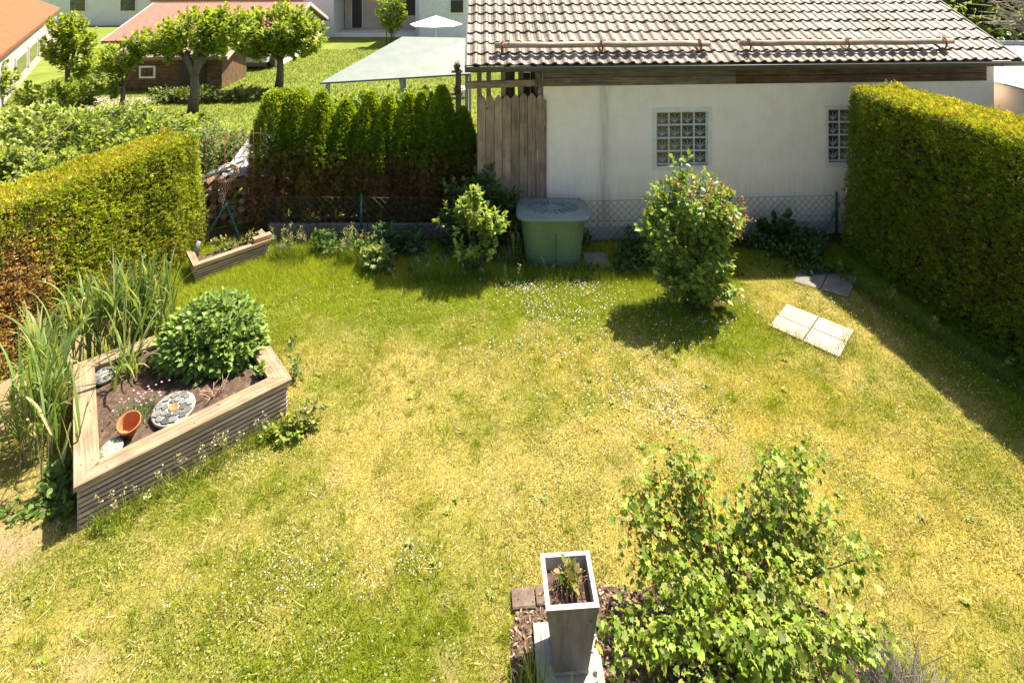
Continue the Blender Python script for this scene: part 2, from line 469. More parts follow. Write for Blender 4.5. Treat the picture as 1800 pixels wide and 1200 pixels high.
gx = np.arange(-7.0, 7.01, .055); gy = np.arange(1.5, 8.9, .055)
X, Y = np.meshgrid(gx, gy); xs, ys = X.ravel(), Y.ravel()
V = np.stack([xs, ys, lawn_z(xs, ys)], 1)
nx, ny = len(gx), len(gy)
i = (np.arange(ny-1)[:, None]*nx+np.arange(nx-1)[None]).ravel()
F = np.stack([i, i+1, i+nx+1, i+nx], 1)
lawn = place('lawn', rawmesh('lawn', V, F, lawn_col(xs, ys), M_LAWN))
lawn.data.polygons.foreach_set('use_smooth', np.ones(len(F), bool))
tag(lawn, 'dry sunlit garden lawn with yellow and green patches', kind='structure')

M_FAR = noisy('neighbour_turf', [(.3, (.09, .13, .02)), (.6, (.15, .18, .035)), (.8, (.23, .23, .06))], 1.2, 8, bump=.6, bscale=40, rough=.95, spec=.1)[0]
gb = MB(); gb.add([(-250, -60, -.05), (250, -60, -.05), (250, 400, -.05), (-250, 400, -.05)], [[0, 1, 2, 3]])
tag(gb.build('ground', M_FAR), kind='structure')

def lawn_mask(x, y):
    ok = ~inpoly(x, y, BED1) & ~inpoly(x, y, SLABA) & ~inpoly(x, y, SLABB)
    ok &= ~(inpoly(x, y, MULCH) & (rng.random(x.shape) > .06))
    ok &= ~(((x-.57)/.4)**2+((y-7.9)/.22)**2 < 1)
    ok &= ~((x > 1.0) & (x < 1.36) & (y > 7.77) & (y < 8.12))
    ok &= (rng.random(x.shape) > bare_at(x, y)*.93)
    return ok

N0 = 1150000
x = rng.uniform(-6.2, 6.4, N0); y = rng.uniform(1.9, 8.5, N0)
k = (np.abs(x) < .93*y+1.3) & lawn_mask(x, y); x, y = x[k], y[k]
g = green_at(x, y)
keep = rng.random(len(x)) < .62+.38*g
x, y, g = x[keep], y[keep], g[keep]
n = len(x)
isg = rng.random(n) < .12+1.05*g
back = np.clip((y-6.6)/.8, 0, 1)*np.clip((3.2-x)/.6, 0, 1)
edge = np.clip((y-7.15)/.4, 0, 1)*(x < 2.9)
S = np.where(isg, rng.uniform(.028, .058, n)*(1+.6*back+.8*edge), rng.uniform(.022, .05, n))
S *= .45+1.2*fbm(x, y, 4.0, 90)
A = rng.normal(size=(n, 3)); A[:, 2] = np.abs(A[:, 2])*.4+np.where(isg, 1.25, .75)
o = ochre_at(x, y)[:, None]
lush = (np.clip((y-6.2)/.7, 0, 1)*np.clip((3.2-x)/.6, 0, 1))[:, None]
C = np.where(isg[:, None], (1+.25*lush)*pick([(.23, .29, .016), (.3, .355, .024), (.19, .25, .014), (.37, .39, .05), (.13, .18, .012)], n), pick([(.45, .405, .165), (.37, .345, .1), (.66, .6, .33), (.27, .31, .055), (.33, .355, .08), (.23, .2, .08)], n)*(1-o)+pick([(.42, .31, .045), (.5, .38, .08), (.3, .28, .04)], n)*o)
tag(cloud('grass', T_BLADE, np.stack([x, y, lawn_z(x, y)-.002], 1), A, rng.normal(size=(n, 3)), S, C, M_GRASS, W=rng.uniform(.0026, .0048, n)), 'short grass of the lawn, yellow where dry', kind='stuff')

# coarser clumps: taller tussocks, dry thatch and flat weed rosettes
nc = 1500
cx = rng.uniform(-5, 5.2, nc); cy = rng.uniform(3.0, 7.9, nc)
k = (np.abs(cx) < .93*cy+.2) & lawn_mask(cx, cy); cx, cy = cx[k], cy[k]; nc = len(cx)
gg = green_at(cx, cy); kind_ = rng.random(nc) < .25+.7*gg
own = np.repeat(np.arange(nc), 34); n = len(own)
x = cx[own]+rng.normal(0, .022, n); y = cy[own]+rng.normal(0, .022, n)
A = np.stack([(x-cx[own])*14+rng.normal(0, .35, n), (y-cy[own])*14+rng.normal(0, .35, n), np.where(kind_[own], 1.0, .45)], 1)
C = np.where(kind_[own][:, None], pick([(.26, .33, .022), (.33, .39, .035), (.2, .27, .018)], n), pick([(.6, .52, .25), (.5, .42, .17), (.4, .36, .12)], n))
tag(cloud('grass_clumps', T_BLADE3, np.stack([x, y, lawn_z(x, y)-.002], 1), A, rng.normal(size=(n, 3)), rng.uniform(.035, .085, n), C, M_GRASS, W=rng.uniform(.003, .005, n)), 'taller grass tussocks and dry thatch in the lawn', kind='stuff')
nc = 60
cx = rng.uniform(-4.5, 4.8, nc); cy = rng.uniform(3.1, 7.4, nc); k = lawn_mask(cx, cy); cx, cy = cx[k], cy[k]; nc = len(cx)
own = np.repeat(np.arange(nc), 9); n = len(own); th = np.tile(np.arange(9)*.7, nc)+rng.normal(0, .2, n)
tag(cloud('lawn_weeds', T_OVATE, np.stack([cx[own], cy[own], np.full(n, .012)], 1), np.stack([np.cos(th), np.sin(th), rng.uniform(.1, .5, n)], 1), np.tile((0., 0., 1.), (n, 1)), rng.uniform(.025, .055, n), pick([(.24, .3, .05), (.3, .34, .08), (.2, .26, .04)], n), M_LEAF, W=rng.uniform(.015, .03, n)), 'flat plantain rosettes scattered in the lawn', kind='stuff')
n = 5000
x = rng.uniform(-5, 5.2, n); y = rng.uniform(3.0, 7.3, n); k = (np.abs(x) < .93*y+.2) & lawn_mask(x, y); x, y = x[k], y[k]; n = len(x)
tag(cloud('dry_stalks', T_BLADE3, np.stack([x, y, np.full(n, .012)], 1), np.stack([rng.normal(0, 1, n), rng.normal(0, 1, n), np.abs(rng.normal(.25, .35, n))], 1), rng.normal(size=(n, 3)), rng.uniform(.05, .13, n), pick([(.62, .55, .3), (.52, .46, .22), (.42, .38, .14)], n), M_GRASS, W=rng.uniform(.0022, .004, n)), 'thin dry grass stalks lying in the lawn', kind='stuff')
# clover leaves in loose mats
x = rng.uniform(-5.2, 5.4, 130000); y = rng.uniform(2.9, 7.9, 130000)
k = (np.abs(x) < .93*y+.3) & (fbm(x, y, 1.5, 120, 4) > .56) & lawn_mask(x, y) & (bare_at(x, y) < .2)
x, y = x[k], y[k]; n = len(x)
tag(cloud('clover', T_QUAD, np.stack([x, y, lawn_z(x, y)+rng.uniform(.006, .028, n)], 1), np.concatenate([rng.normal(size=(n, 2)), rng.normal(0, .3, (n, 1))], 1),
      np.concatenate([rng.normal(0, .35, (n, 2)), np.ones((n, 1))], 1), rng.uniform(.008, .015, n), pick([(.2, .23, .05), (.27, .29, .08), (.15, .2, .035), (.38, .36, .14)], n), M_GRASS),
    'small clover leaves mixed into the lawn', kind='stuff')

# white daisies and clover heads in patches
pts = []
for cx, cy, sx_, sy_, m in [(.2, 7.18, .22, .14, 130), (.32, 6.85, .2, .15, 60), (.75, 7.3, .2, .12, 90), (1.12, 7.1, .22, .2, 120), (-.1, 7.35, .2, .1, 40), (.45, 6.65, .25, .15, 70),
                           (.95, 6.7, .3, .15, 90), (1.6, 6.85, .25, .1, 40), (2.2, 6.55, .3, .12, 80), (2.9, 6.9, .18, .12, 45), (3.7, 6.95, .18, .1, 30), (.0, 6.15, .35, .12, 60), (.55, 6.1, .3, .15, 60),
                           (1.75, 6.1, .2, .12, 30), (1.05, 5.55, .35, .2, 90), (1.3, 5.3, .35, .2, 140), (1.55, 5.2, .25, .2, 110), (1.75, 5.7, .2, .1, 30), (-1.5, 3.95, .35, .1, 60), (-1.15, 3.92, .25, .1, 60),
                           (-.72, 4.0, .16, .08, 35), (-1.7, 3.75, .3, .12, 40), (-1.6, 4.3, .3, .15, 30), (-2.2, 4.75, .15, .1, 35), (2.6, 4.2, .5, .25, 60), (2.4, 4.5, .3, .2, 40), (-.6, 3.5, .6, .2, 30),
                           (1.0, 7.55, .25, .08, 40), (4.3, 6.6, .3, .2, 25), (4.75, 5.75, .25, .25, 40), (-2.0, 7.2, .5, .25, 20), (-.7, 7.4, .4, .1, 25), (0, 5, 3.5, 1.5, 160)]:
    m = int(m*1.5); pts.append(np.stack([rng.normal(cx, sx_, m), rng.normal(cy, sy_, m)], 1))
pts = np.concatenate(pts); x, y = pts[:, 0], pts[:, 1]
k = lawn_mask(x, y); x, y = x[k], y[k]; n = len(x)
fl = [(0, 0, .25)] + [(.5*math.cos(t), .5*math.sin(t), 0) for t in np.linspace(0, 2*math.pi, 8)[:-1]] + [(0, 0, -.2)]
T_FLOWER = (fl, [(0, i, i % 7+1) for i in range(1, 8)]+[(8, i % 7+1, i) for i in range(1, 8)])
tag(cloud('daisies', T_FLOWER, np.stack([x, y, lawn_z(x, y)+rng.uniform(.035, .07, n)], 1), np.tile((0., 1., 0.), (n, 1))+rng.normal(0, .35, (n, 3)),
      np.tile((0., 0., 1.), (n, 1)), rng.uniform(.007, .0145, n)*np.where(y > 5, 1.35, 1.0), pick([(.75, .73, .68), (.66, .58, .48), (.72, .68, .55)], n, .08), M_PETAL), 'tiny white daisies and clover heads dotted over the lawn', kind='stuff')

# neighbour's grass beyond the hedges
x = rng.uniform(-16, 2, 120000); y = rng.uniform(9.2, 26, 120000)
n = len(x)
A = rng.normal(size=(n, 3)); A[:, 2] = np.abs(A[:, 2])+.9
tag(cloud('neighbour_grass', T_BLADE, np.stack([x, y, np.full(n, -.05)], 1), A, rng.normal(size=(n, 3)), rng.uniform(.04, .09, n),
      pick([(.17, .22, .03), (.24, .27, .05), (.13, .17, .025)], n), M_GRASS, W=rng.uniform(.012, .03, n)), 'mown grass of the neighbouring garden', kind='stuff')
pb = MB(); pb.add([(-14.2, 17.4, -.046), (-10.2, 17.2, -.046), (-11.2, 15.6, -.046), (-13, 15.2, -.046)], [[0, 1, 2, 3]])
tag(pb.build('path', M_PALESLAB), 'pale gravel path in the neighbouring garden', kind='structure')

# ------------------------------------------------------------------ clipped hedges
def hedge(name, label, P0, P1, thick, h, n_side, n_top, size, pal, pal_top, brown=None, flare=.1, seed=0):
    """clipped thuja hedge: visible face runs P0->P1 (top edge), body extends to the right-hand side of that run"""
    root = thing(name, (P0[0], P0[1], 0), label, 'hedge')
    P0, P1 = np.array(P0, float), np.array(P1, float)
    L = np.linalg.norm(P1-P0); e = (P1-P0)/L; nrm = np.array((-e[1], e[0]))       # body lies along +nrm
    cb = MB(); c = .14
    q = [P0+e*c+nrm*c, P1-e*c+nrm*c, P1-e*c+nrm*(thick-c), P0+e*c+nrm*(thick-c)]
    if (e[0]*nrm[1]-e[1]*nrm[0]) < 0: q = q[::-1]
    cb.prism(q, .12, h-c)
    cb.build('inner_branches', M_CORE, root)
    tb = MB()
    for i in range(int(L/.45)):
        p = P0+e*(.25+i*.45)+nrm*thick*.5
        tb.tube([(p[0], p[1], -.02), (p[0]+.02, p[1], .4)], .035, 6)
    tb.build('trunk', M_BARK, root)
    PP, NN = [], []
    def face(n, f):
        a, b = rng.random(n), rng.random(n)
        return f(a, b)
    # front, back, ends, top
    def side(off, sgn):
        def f(a, b):
            u = a*L; z = b**.95*h
            bulge = flare*(1-z/h)*(1 if sgn < 0 else .5)
            d = off+sgn*(bulge+.13*(fbm(u, z*.6, 2.2, seed)-.5)+.06*(vnoise(u, z*.7, 8, seed+5)-.5))
            rounding = np.clip((z-(h-.1))/.1, 0, 1)**2*.06
            d = d-sgn*rounding - sgn*rng.random(len(a))**2*.09
            p = np.stack([P0[0]+e[0]*u+nrm[0]*d, P0[1]+e[1]*u+nrm[1]*d, z], 1)
            return p, np.tile((nrm[0]*sgn, nrm[1]*sgn, .1), (len(a), 1))
        return f
    def end(u0, sgn):
        def f(a, b):
            z = b*h; d = a*thick
            u = u0+sgn*(flare*1.8*(1-z/h)+.1*(fbm(d, z, 3, seed+7)-.5)-rng.random(len(a))**2*.09)
            p = np.stack([P0[0]+e[0]*u+nrm[0]*d, P0[1]+e[1]*u+nrm[1]*d, z], 1)
            return p, np.tile((e[0]*sgn, e[1]*sgn, .1), (len(a), 1))
        return f
    def top(a, b):
        u = a*L; d = b*thick
        z = h+.1*(fbm(u, d, 1.6, seed+9)-.5)+.06*(vnoise(u, d, 9, seed+2)-.5)+.05*(rng.random(len(a)) > .985)-rng.random(len(a))**2*.07-np.clip(np.abs(b-.5)*2-.75, 0, 1)*.2
        p = np.stack([P0[0]+e[0]*u+nrm[0]*d, P0[1]+e[1]*u+nrm[1]*d, z], 1)
        return p, np.tile((0, 0, 1.), (len(a), 1))
    for n, f, t in ((n_side, side(0, -1), 0), (n_side//4, side(thick, 1), 0), (int(n_side*thick/L), end(0, -1), 0), (int(n_side*thick/L*1.2), end(L, 1), 0), (n_top, top, 1)):
        p, nn = face(n, f); PP.append(p); NN.append(nn)
    P = np.concatenate(PP); Nn = np.concatenate(NN); n = len(P); istop = Nn[:, 2] > .5
    A = Nn+rng.normal(0, .55, (n, 3)); A[:, 2] += np.where(istop, .2, .55)
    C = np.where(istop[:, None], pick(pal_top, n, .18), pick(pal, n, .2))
    C *= (.8+.4*fbm(P[:, 0]*2+P[:, 1], P[:, 2], 1.2, seed+30))[:, None]
    dead = rng.random(n) < .025
    if brown: dead |= rng.random(n) < brown(P)
    C[dead] = pick([(.5, .31, .16), (.4, .23, .11), (.6, .42, .25)], int(dead.sum()), .2)
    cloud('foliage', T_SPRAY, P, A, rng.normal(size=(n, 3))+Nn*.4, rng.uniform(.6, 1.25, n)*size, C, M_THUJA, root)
    return root

def brownL(P):
    y, z = P[:, 1], P[:, 2]
    return np.clip(1.25*np.exp(-((y-5.75)/.42)**2-((z-.75)/.55)**2)*(.35+1.3*fbm(y, z, 3, 61))+.12*(z < .5), 0, .92)
# top front edge of the left hedge runs from near the camera to its free end; body lies to its left
hedge('clipped_hedge', 'sunlit yellow-green clipped hedge on the left with a dead brown patch', (-5.95, 3.4), (-4.53, 8.1), .66, 1.72, 34000, 12000, .05,
      [(.27, .34, .028), (.35, .4, .04), (.2, .27, .022), (.44, .46, .1), (.12, .16, .015)], [(.37, .36, .03), (.44, .4, .05), (.3, .32, .028)], brownL, .12, 3)
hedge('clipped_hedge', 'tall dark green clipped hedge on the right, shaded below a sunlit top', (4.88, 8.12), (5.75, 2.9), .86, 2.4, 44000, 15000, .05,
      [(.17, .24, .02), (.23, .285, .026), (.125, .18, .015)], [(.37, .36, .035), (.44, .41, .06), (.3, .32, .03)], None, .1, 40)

# ------------------------------------------------------------------ row of thuja trees behind the curb
ORD = ['first', 'second', 'third', 'fourth', 'fifth', 'sixth', 'seventh', 'eighth', 'ninth', 'tenth', 'eleventh', 'twelfth']
THU = [(-3.80, 2.07, .25), (-3.47, 2.06, .25), (-3.05, 2.06, .24), (-2.67, 1.92, .24), (-2.28, 2.04, .24), (-1.98, 1.98, .22), (-1.66, 2.02, .22), (-1.44, 2.04, .2), (-1.13, 2.13, .24), (-.8, 1.78, .2)]
for i, (tx, h, r) in enumerate(THU):
    ty = 9.08+.04*math.sin(i*2.1)
    root = thing('thuja_tree', (tx, ty, 0), '%s thuja from the left in the row of pointed evergreens beside the plank fence' % ORD[i], 'thuja', 'thuja trees in a row behind the low curb')
    MB().tube([(tx, ty, -.05), (tx+.02, ty, .6), (tx, ty, h*.8)], [.035, .03, .01], 6).build('trunk', M_BARK, root)
    n = 9500
    z = rng.random(n)**.85*h
    prof = r*np.where(z < h*.58, 1.08, np.clip((h-z)/(h*.42), 0, 1)**(.85 if i > 1 else .4))
    th = rng.uniform(0, 2*math.pi, n)
    rad = random.uniform(1.08, 1.28)*prof*(1.12-.4*rng.random(n)**2)*(1+.5*(vnoise(th*1.4, z, 3.2, i*3+5)-.5))+.01
    P = np.stack([tx+np.cos(th)*rad, ty+np.sin(th)*rad*.95, z+.04], 1)
    out = np.stack([np.cos(th), np.sin(th), np.full(n, .9)], 1)
    C = pick([(.14, .225, .02), (.2, .285, .026), (.11, .175, .016)], n, .22)
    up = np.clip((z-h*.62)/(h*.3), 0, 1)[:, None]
    C = C*(1-.75*up)+pick([(.42, .5, .05), (.32, .4, .035), (.18, .26, .025)], n)*.75*up  # upper crown recoloured lighter, painting in the sunlight on the tips
    br = rng.random(n) < np.clip((1.3-z)/.6, 0, 1)*(.3+1.2*fbm(tx+np.cos(th)*.3, z, 3.5, 77))*1.05
    C[br] = pick([(.24, .13, .065), (.36, .21, .12), (.15, .085, .04)], int(br.sum()), .25)
    cloud('crown', T_SPRAY, P, out+rng.normal(0, .45, (n, 3)), rng.normal(size=(n, 3)), rng.uniform(.045, .085, n), C, M_THUJA, root)

# low concrete curb in front of them
for i in range(4):
    x0 = -3.72+i*.76
    cb = MB().box((x0+.375, 8.62, .08), (.745, .06, .24), ch=.006)
    tag(cb.build('curb_stone', M_GREYSLAB), '%s long concrete curb stone from the left below the thuja row' % ORD[i], 'curb', 'concrete curb stones')

# ------------------------------------------------------------------ garage
GO = Vector((.47, 8.47, 0)); GE = Vector((.99844, .0559, 0)); GN = Vector((.0559, -.99844, 0))
GM = Matrix((GE, -GN, Vector((0, 0, 1)))).transposed().to_4x4(); GM.translation = GO       # local x along wall, y into the building
def gp(u, d, z): return GM @ Vector((u, d, z))
garage = thing('garage', GO, 'white rendered garage with a brown tiled roof at the back of the garden', 'garage')
WIN = [(1.73, 2.53), (4.43, 5.23)]; WZ0, WZ1 = 1.1, 1.92; UEND = 7.13
wb = MB()
us = [0, WIN[0][0], WIN[0][1], WIN[1][0], WIN[1][1], UEND]; zs = [-.1, WZ0, WZ1, 2.62]
for a in range(5):
    for b in range(3):
        if b == 1 and a in (1, 3): continue
        wb.add([(us[a], 0, zs[b]), (us[a+1], 0, zs[b]), (us[a+1], 0, zs[b+1]), (us[a], 0, zs[b+1])], [[0, 1, 2, 3]])
for a, b in WIN:   # reveals
    for q in ([(a, 0, WZ0), (a, .14, WZ0), (a, .14, WZ1), (a, 0, WZ1)], [(b, 0, WZ1), (b, .14, WZ1), (b, .14, WZ0), (b, 0, WZ0)],
              [(a, 0, WZ1), (a, .14, WZ1), (b, .14, WZ1), (b, 0, WZ1)], [(b, 0, WZ0), (b, .14, WZ0), (a, .14, WZ0), (a, 0, WZ0)]):
        wb.add(q, [[0, 1, 2, 3]])
wb.add([(0, 0, -.1), (0, 5, -.1), (0, 5, 2.62), (0, 2.5, 3.85), (0, 0, 2.62)], [[4, 3, 2, 1, 0]])
wb.add([(UEND, 0, -.1), (UEND, 5, -.1), (UEND, 5, 2.62), (UEND, 2.5, 3.85), (UEND, 0, 2.62)], [[0, 1, 2, 3, 4]])
wb.add([(0, 5, -.1), (UEND, 5, -.1), (UEND, 5, 2.62), (0, 5, 2.62)], [[3, 2, 1, 0]])
wb.add([(.01, .3, -.1), (UEND-.01, .3, -.1), (UEND-.01, .3, 2.6), (.01, .3, 2.6)], [[0, 1, 2, 3]], 1)
wb.build('wall', [M_PLASTER, M_DARK], garage, GM)
M_PLINTH = noisy('grey_plinth', [(.3, (.33, .31, .28)), (.7, (.45, .43, .39))], 6, bump=.4, bscale=80)[0]
MB().box((UEND/2, -.006, .1), (UEND, .012, .2)).build('plinth', M_PLINTH, garage, GM)

# glass block windows
M_GLASS, n_, b_ = newmat('pressed_glass')
b_.inputs['Base Color'].default_value = (.05, .05, .042, 1); b_.inputs['Roughness'].default_value = .12; b_.inputs['Specular IOR Level'].default_value = .7
tcg = n_.nodes.new('ShaderNodeTexCoord'); nsg = node(n_, 'ShaderNodeTexNoise', Scale=9.0, Detail=3); n_.links.new(tcg.outputs['Object'], nsg.inputs['Vector'])
rg = ramp(n_, [(.35, (.03, .03, .026)), (.7, (.13, .125, .105))]); n_.links.new(nsg.outputs[0], rg.inputs[0]); n_.links.new(rg.outputs[0], b_.inputs['Base Color'])
M_GLASSRIB = plain('glass_relief', (.4, .41, .39), .2, spec=.6)
def glass_block_mesh():
    m = MB(); s = .0895
    m.box((0, .04, 0), (2*s, .08, 2*s))
    t = .006
    for q in ((0, -s+t/2, 2*s, t), (0, s-t/2, 2*s, t)): m.box((q[0], -.004, q[1]), (q[2], .008, q[3]), mi=1)
    for sx_ in (-1, 1): m.box((sx_*(s-t/2), -.004, 0), (t, .008, 2*s-2*t), mi=1)
    for a in (-62, -33, 0, 33, 62):
        p = []
        for j in range(4):
            q = j/3; ang = R(a)*(.35+.65*q)
            p.append((math.sin(ang)*.145*q, -.003, -.075+math.cos(ang)*.14*q))
        m.tube(p, [.003, .0065, .0065, .003], 4, mi=1)
    return m.mesh('glass_block', [M_GLASS, M_GLASSRIB])
GBM = glass_block_mesh()
for wi, (a, b) in enumerate(WIN):
    fr = MB()
    w = b-a; hh = WZ1-WZ0
    for j in range(5):
        z = WZ0+.012+j*(hh-.024)/4; fr.box(((a+b)/2, .055, z), (w, .05, .014))
    for j in range(5):
        u = a+.008+j*(w-.016)/4
        for q in range(4):
            z0 = WZ0+.012+q*(hh-.024)/4
            fr.box((u, .056, z0+(hh-.024)/8), (.014, .05, (hh-.024)/4-.014))
    win = fr.build('window', M_MORTAR, garage, GM)
    for ci in range(4):
        for ri in range(4):
            M = GM @ Matrix.Translation((a+.008+(ci+.5)*(w-.016)/4, .05, WZ0+.012+(ri+.5)*(hh-.024)/4))
            place('glass_block', GBM, win, M)
    MB().box(((a+b)/2, .045, WZ0+.002), (w-.004, .11, .012)).build('sill', M_CONC, win, GM)
    tr = MB()
    for q in (((a+b)/2, WZ1+.03, w+.12, .06), ((a+b)/2, WZ0-.03, w+.12, .06)): tr.box((q[0], -.004, q[1]), (q[2], .012, q[3]))
    for s_ in (a-.03, b+.03): tr.box((s_, -.004, (WZ0+WZ1)/2), (.06, .012, WZ1-WZ0))
    tr.build('surround', M_MORTAR, win, GM)

# fascia boards below the eaves
for (u0, u1, mat) in ((-.01, 2.95, M_FASCIA), (2.955, 6.98, M_BROWNBOARD)):
    for z, w in ((2.40, .125), (2.528, .12), (2.64, .08)):
        board('fascia_board', gp(u0, -.018, z), gp(u1, -.018, z), w, .03, mat, garage, up=GN)

# roof
TH = R(27); U0, U1, EZ = -1.145, 7.256, 2.69
def rp(u, k, h=0.0):
    return gp(u, -.27+k*math.cos(TH)-h*math.sin(TH), EZ+k*math.sin(TH)+h*math.cos(TH))
K = 3.1
rb = MB()
rb.add([rp(U0+.03, .05, -.03), rp(U1-.03, .05, -.03), rp(U1-.03, K, -.03), rp(U0+.03, K, -.03)], [[0, 1, 2, 3]])
ridge_d = -.27+K*math.cos(TH); ridge_z = EZ+K*math.sin(TH)
rb.add([gp(U0, ridge_d, ridge_z-.03), gp(U1, ridge_d, ridge_z-.03), gp(U1, 2*ridge_d+.27, EZ), gp(U0, 2*ridge_d+.27, EZ)], [[0, 1, 2, 3]])
roof = rb.build('roof', M_BROWNBOARD, garage)
roof.data.materials[0] = M_BROWNBOARD
def tile_mesh(seed):
    w, L_ = .1635, .315
    rs = random.Random(seed)
    prof = [(-.5, .006), (-.44, .004), (-.25, -.004), (-.02, .006), (.14, .026), (.28, .034), (.4, .028), (.5, .012)]
    vs, fs = [], []
    for (kk, lift) in ((0, .037), (L_, .006)):
        for (a, z) in prof: vs.append((a*w*.985, kk, z+lift+(rs.uniform(-.0015, .0015) if kk == 0 else 0)))
    n = len(prof)
    for (a, z) in prof: vs.append((a*w*.985, .0015, z+.037-.023))
    for i in range(n-1):
        fs.append([i, i+1, n+i+1, n+i]); fs.append([2*n+i, 2*n+i+1, i+1, i])
    fs.append([0, n, 2*n]); fs.append([n-1, 3*n-1, 2*n-1])
    m = MB(); m.add(vs[:2*n], fs[0:0]); m = MB(); m.add(vs, fs)
    return m.mesh('roof_tile', M_TILE)
TM = [tile_mesh(s) for s in range(5)]
NC = 51; du = (U1-U0)/NC; gk = .272
RM = Matrix((GE, (-GN)*math.cos(TH)+Vector((0, 0, math.sin(TH))), GN*math.sin(TH)+Vector((0, 0, math.cos(TH))))).transposed().to_4x4()
rest = MB()
for r_ in range(11):
    for c_ in range(NC):
        u = U0+(c_+.5)*du
        M = Matrix.Translation(rp(u, r_*gk+random.uniform(-.007, .007), random.uniform(-.002, .004))) @ RM @ Matrix.Rotation(random.uniform(-.012, .012), 4, 'Z')
        if r_*NC+c_ < 300:
            place('roof_tile', TM[(c_*7+r_*3) % 5], roof, M)
        else:
            me = TM[(c_+r_) % 5]
            rest.add([M @ v.co for v in me.vertices], [list(p.vertices) for p in me.polygons])
o = rest.build('roof_tile', M_TILE, roof); o['kind'] = 'stuff'
# verge trims and ridge
for u, s_ in ((U0-.012, -1), (U1+.012, 1)):
    v = MB(); 
    pts = [rp(u, -.03, .0), rp(u, K, .0)]
    board('verge_trim', rp(u, -.03, -.005), rp(u, K, -.005), .024, .13, M_GUTTER, roof, up=(RM @ Vector((0, 0, 1))))
# gutter with joints
gu = MB(); gr = .068; gd, gz = -.34, 2.69
N_ = 9
ring_in, ring_out = [], []
for (uu) in (U0-.02, U1+.06):
    for k_ in range(N_):
        t = math.pi+math.pi*k_/(N_-1)
        ring_out.append(gp(uu, gd+math.cos(t)*gr, gz+math.sin(t)*gr)); ring_in.append(gp(uu, gd+math.cos(t)*(gr-.005), gz+math.sin(t)*(gr-.005)))
gu.add(ring_out, [[k_, k_+1, N_+k_+1, N_+k_] for k_ in range(N_-1)], smooth=True)
gu.add(ring_in, [[N_+k_, N_+k_+1, k_+1, k_] for k_ in range(N_-1)], smooth=True)
gu.add(ring_out[:N_], [list(range(N_))]); gu.add(ring_out[N_:], [list(range(N_-1, -1, -1))])
gu.tube([gp(U0-.02, gd-gr, gz+.004), gp(U1+.06, gd-gr, gz+.004)], .009, 6)
gutter = gu.build('gutter', M_GUTTER, garage)
jb = None
for i in range(12):
    u = U0+.35+i*.7
    m = MB(); vs = []
    for uu in (u-.02, u+.02):
        for k_ in range(N_):
            t = math.pi+math.pi*k_/(N_-1); vs.append(gp(uu, gd+math.cos(t)*(gr+.004), gz+math.sin(t)*(gr+.004)))
    m.add(vs, [[k_, k_+1, N_+k_+1, N_+k_] for k_ in range(N_-1)]); m.build('gutter_bracket', M_GUTTER, gutter)
MB().tube([gp(-.12, gd, gz-.05), gp(-.12, gd, gz-.12), gp(-.11, gd+.08, gz-.2), gp(-.1, -.06, gz-.34), gp(-.1, .06, gz-.42), gp(-.1, .08, 1.2), gp(-.1, .08, .1)], .038, 10).build('downpipe', M_GUTTER, garage)
# snow guard logs on rusty hooks
for (u0, u1) in ((-.73, 2.52), (3.0, 6.37)):
    kk, hh = .29, .165
    a = (rp(u0, kk, hh)); b = (rp(u1, kk, hh))
    pts = []
    for j in range(9):
        q = j/8; p = a.lerp(b, q); p += Vector((0, 0, .006*math.sin(j*2.3+u0))); pts.append(p-(a+b)/2)
    d = (b-a).normalized()
    Ml = Matrix((d, Vector((0, 0, 1)).cross(d), Vector((0, 0, 1)))).transposed().to_4x4(); inv = Ml.inverted(); Ml.translation = (a+b)/2
    lg = MB().tube([inv @ p for p in pts], [.048, .05, .047, .05, .049, .052, .05, .05, .047], 10).build('snow_guard_log', M_LOG, garage, Ml)
    for f_ in (.035, .49, .95):
        u = u0+(u1-u0)*f_
        hk = MB()
        p = [rp(u, kk+.16, .05), rp(u, kk-.02, .055), rp(u, kk-.1, .09), rp(u, kk-.1, .17), rp(u, kk-.04, .235), rp(u, kk+.03, .235)]
        for i in range(len(p)-1):
            hk.tube([p[i], p[i+1]], .014, 5)
        hk.build('hook', M_RUST, lg)
# rafters and purlins below the left overhang
for u in (-1.0, -.55, -.15):
    board('rafter', rp(u, .05, -.1), rp(u, K-.1, -.1), .08, .1, M_BROWNBOARD, garage, up=(0, 0, 1))

# plank fence left of the garage wall, under the roof overhang
pf = thing('plank_fence', gp(-1.0, -.03, 0), 'weathered brown plank fence with pointed tops between the thuja row and the garage wall', 'fence')
def picket(u, w, d, top, pointed):
    m = MB(); h2 = w/2; t = .012
    prof = [(-h2, 0), (h2, 0), (h2, top-.055), (h2*.2, top), (-h2*.2, top), (-h2, top-.055)] if pointed else [(-h2, 0), (h2, 0), (h2, top-.05), (-h2, top-.05)]
    n = len(prof)
    # local x = height (grain), y = across
    vs = [(z, a, -t) for a, z in prof]+[(z, a, t) for a, z in prof]
    fs = [[i, (i+1) % n, n+(i+1) % n, n+i] for i in range(n)]+[list(range(n))[::-1], list(range(n, 2*n))]
    m.add(vs, fs)
    M = Matrix((Vector((0, 0, 1)), GE, -GN)).transposed().to_4x4(); M.translation = gp(u, d, .03)
    m.build('plank', M_PLANK, pf, M)
u = -.985
for i in range(8):
    picket(u+.06, .117, -.05, 2.2+random.uniform(-.018, .018), True)
    u += .1245
for i in range(8): picket(-.925+i*.1245+.062, .075, -.024, 2.15, False)
board('beam', gp(-1.14, -.16, 2.40), gp(-.08, -.16, 2.43), .1, .07, M_PLANK, pf, up=GN)
for u in (-.96, -.82, -.6, -.33, -.05): board('post', gp(u, .06, 0), gp(u, .06, 2.62), .07, .08, M_PLANK, pf, up=GN)
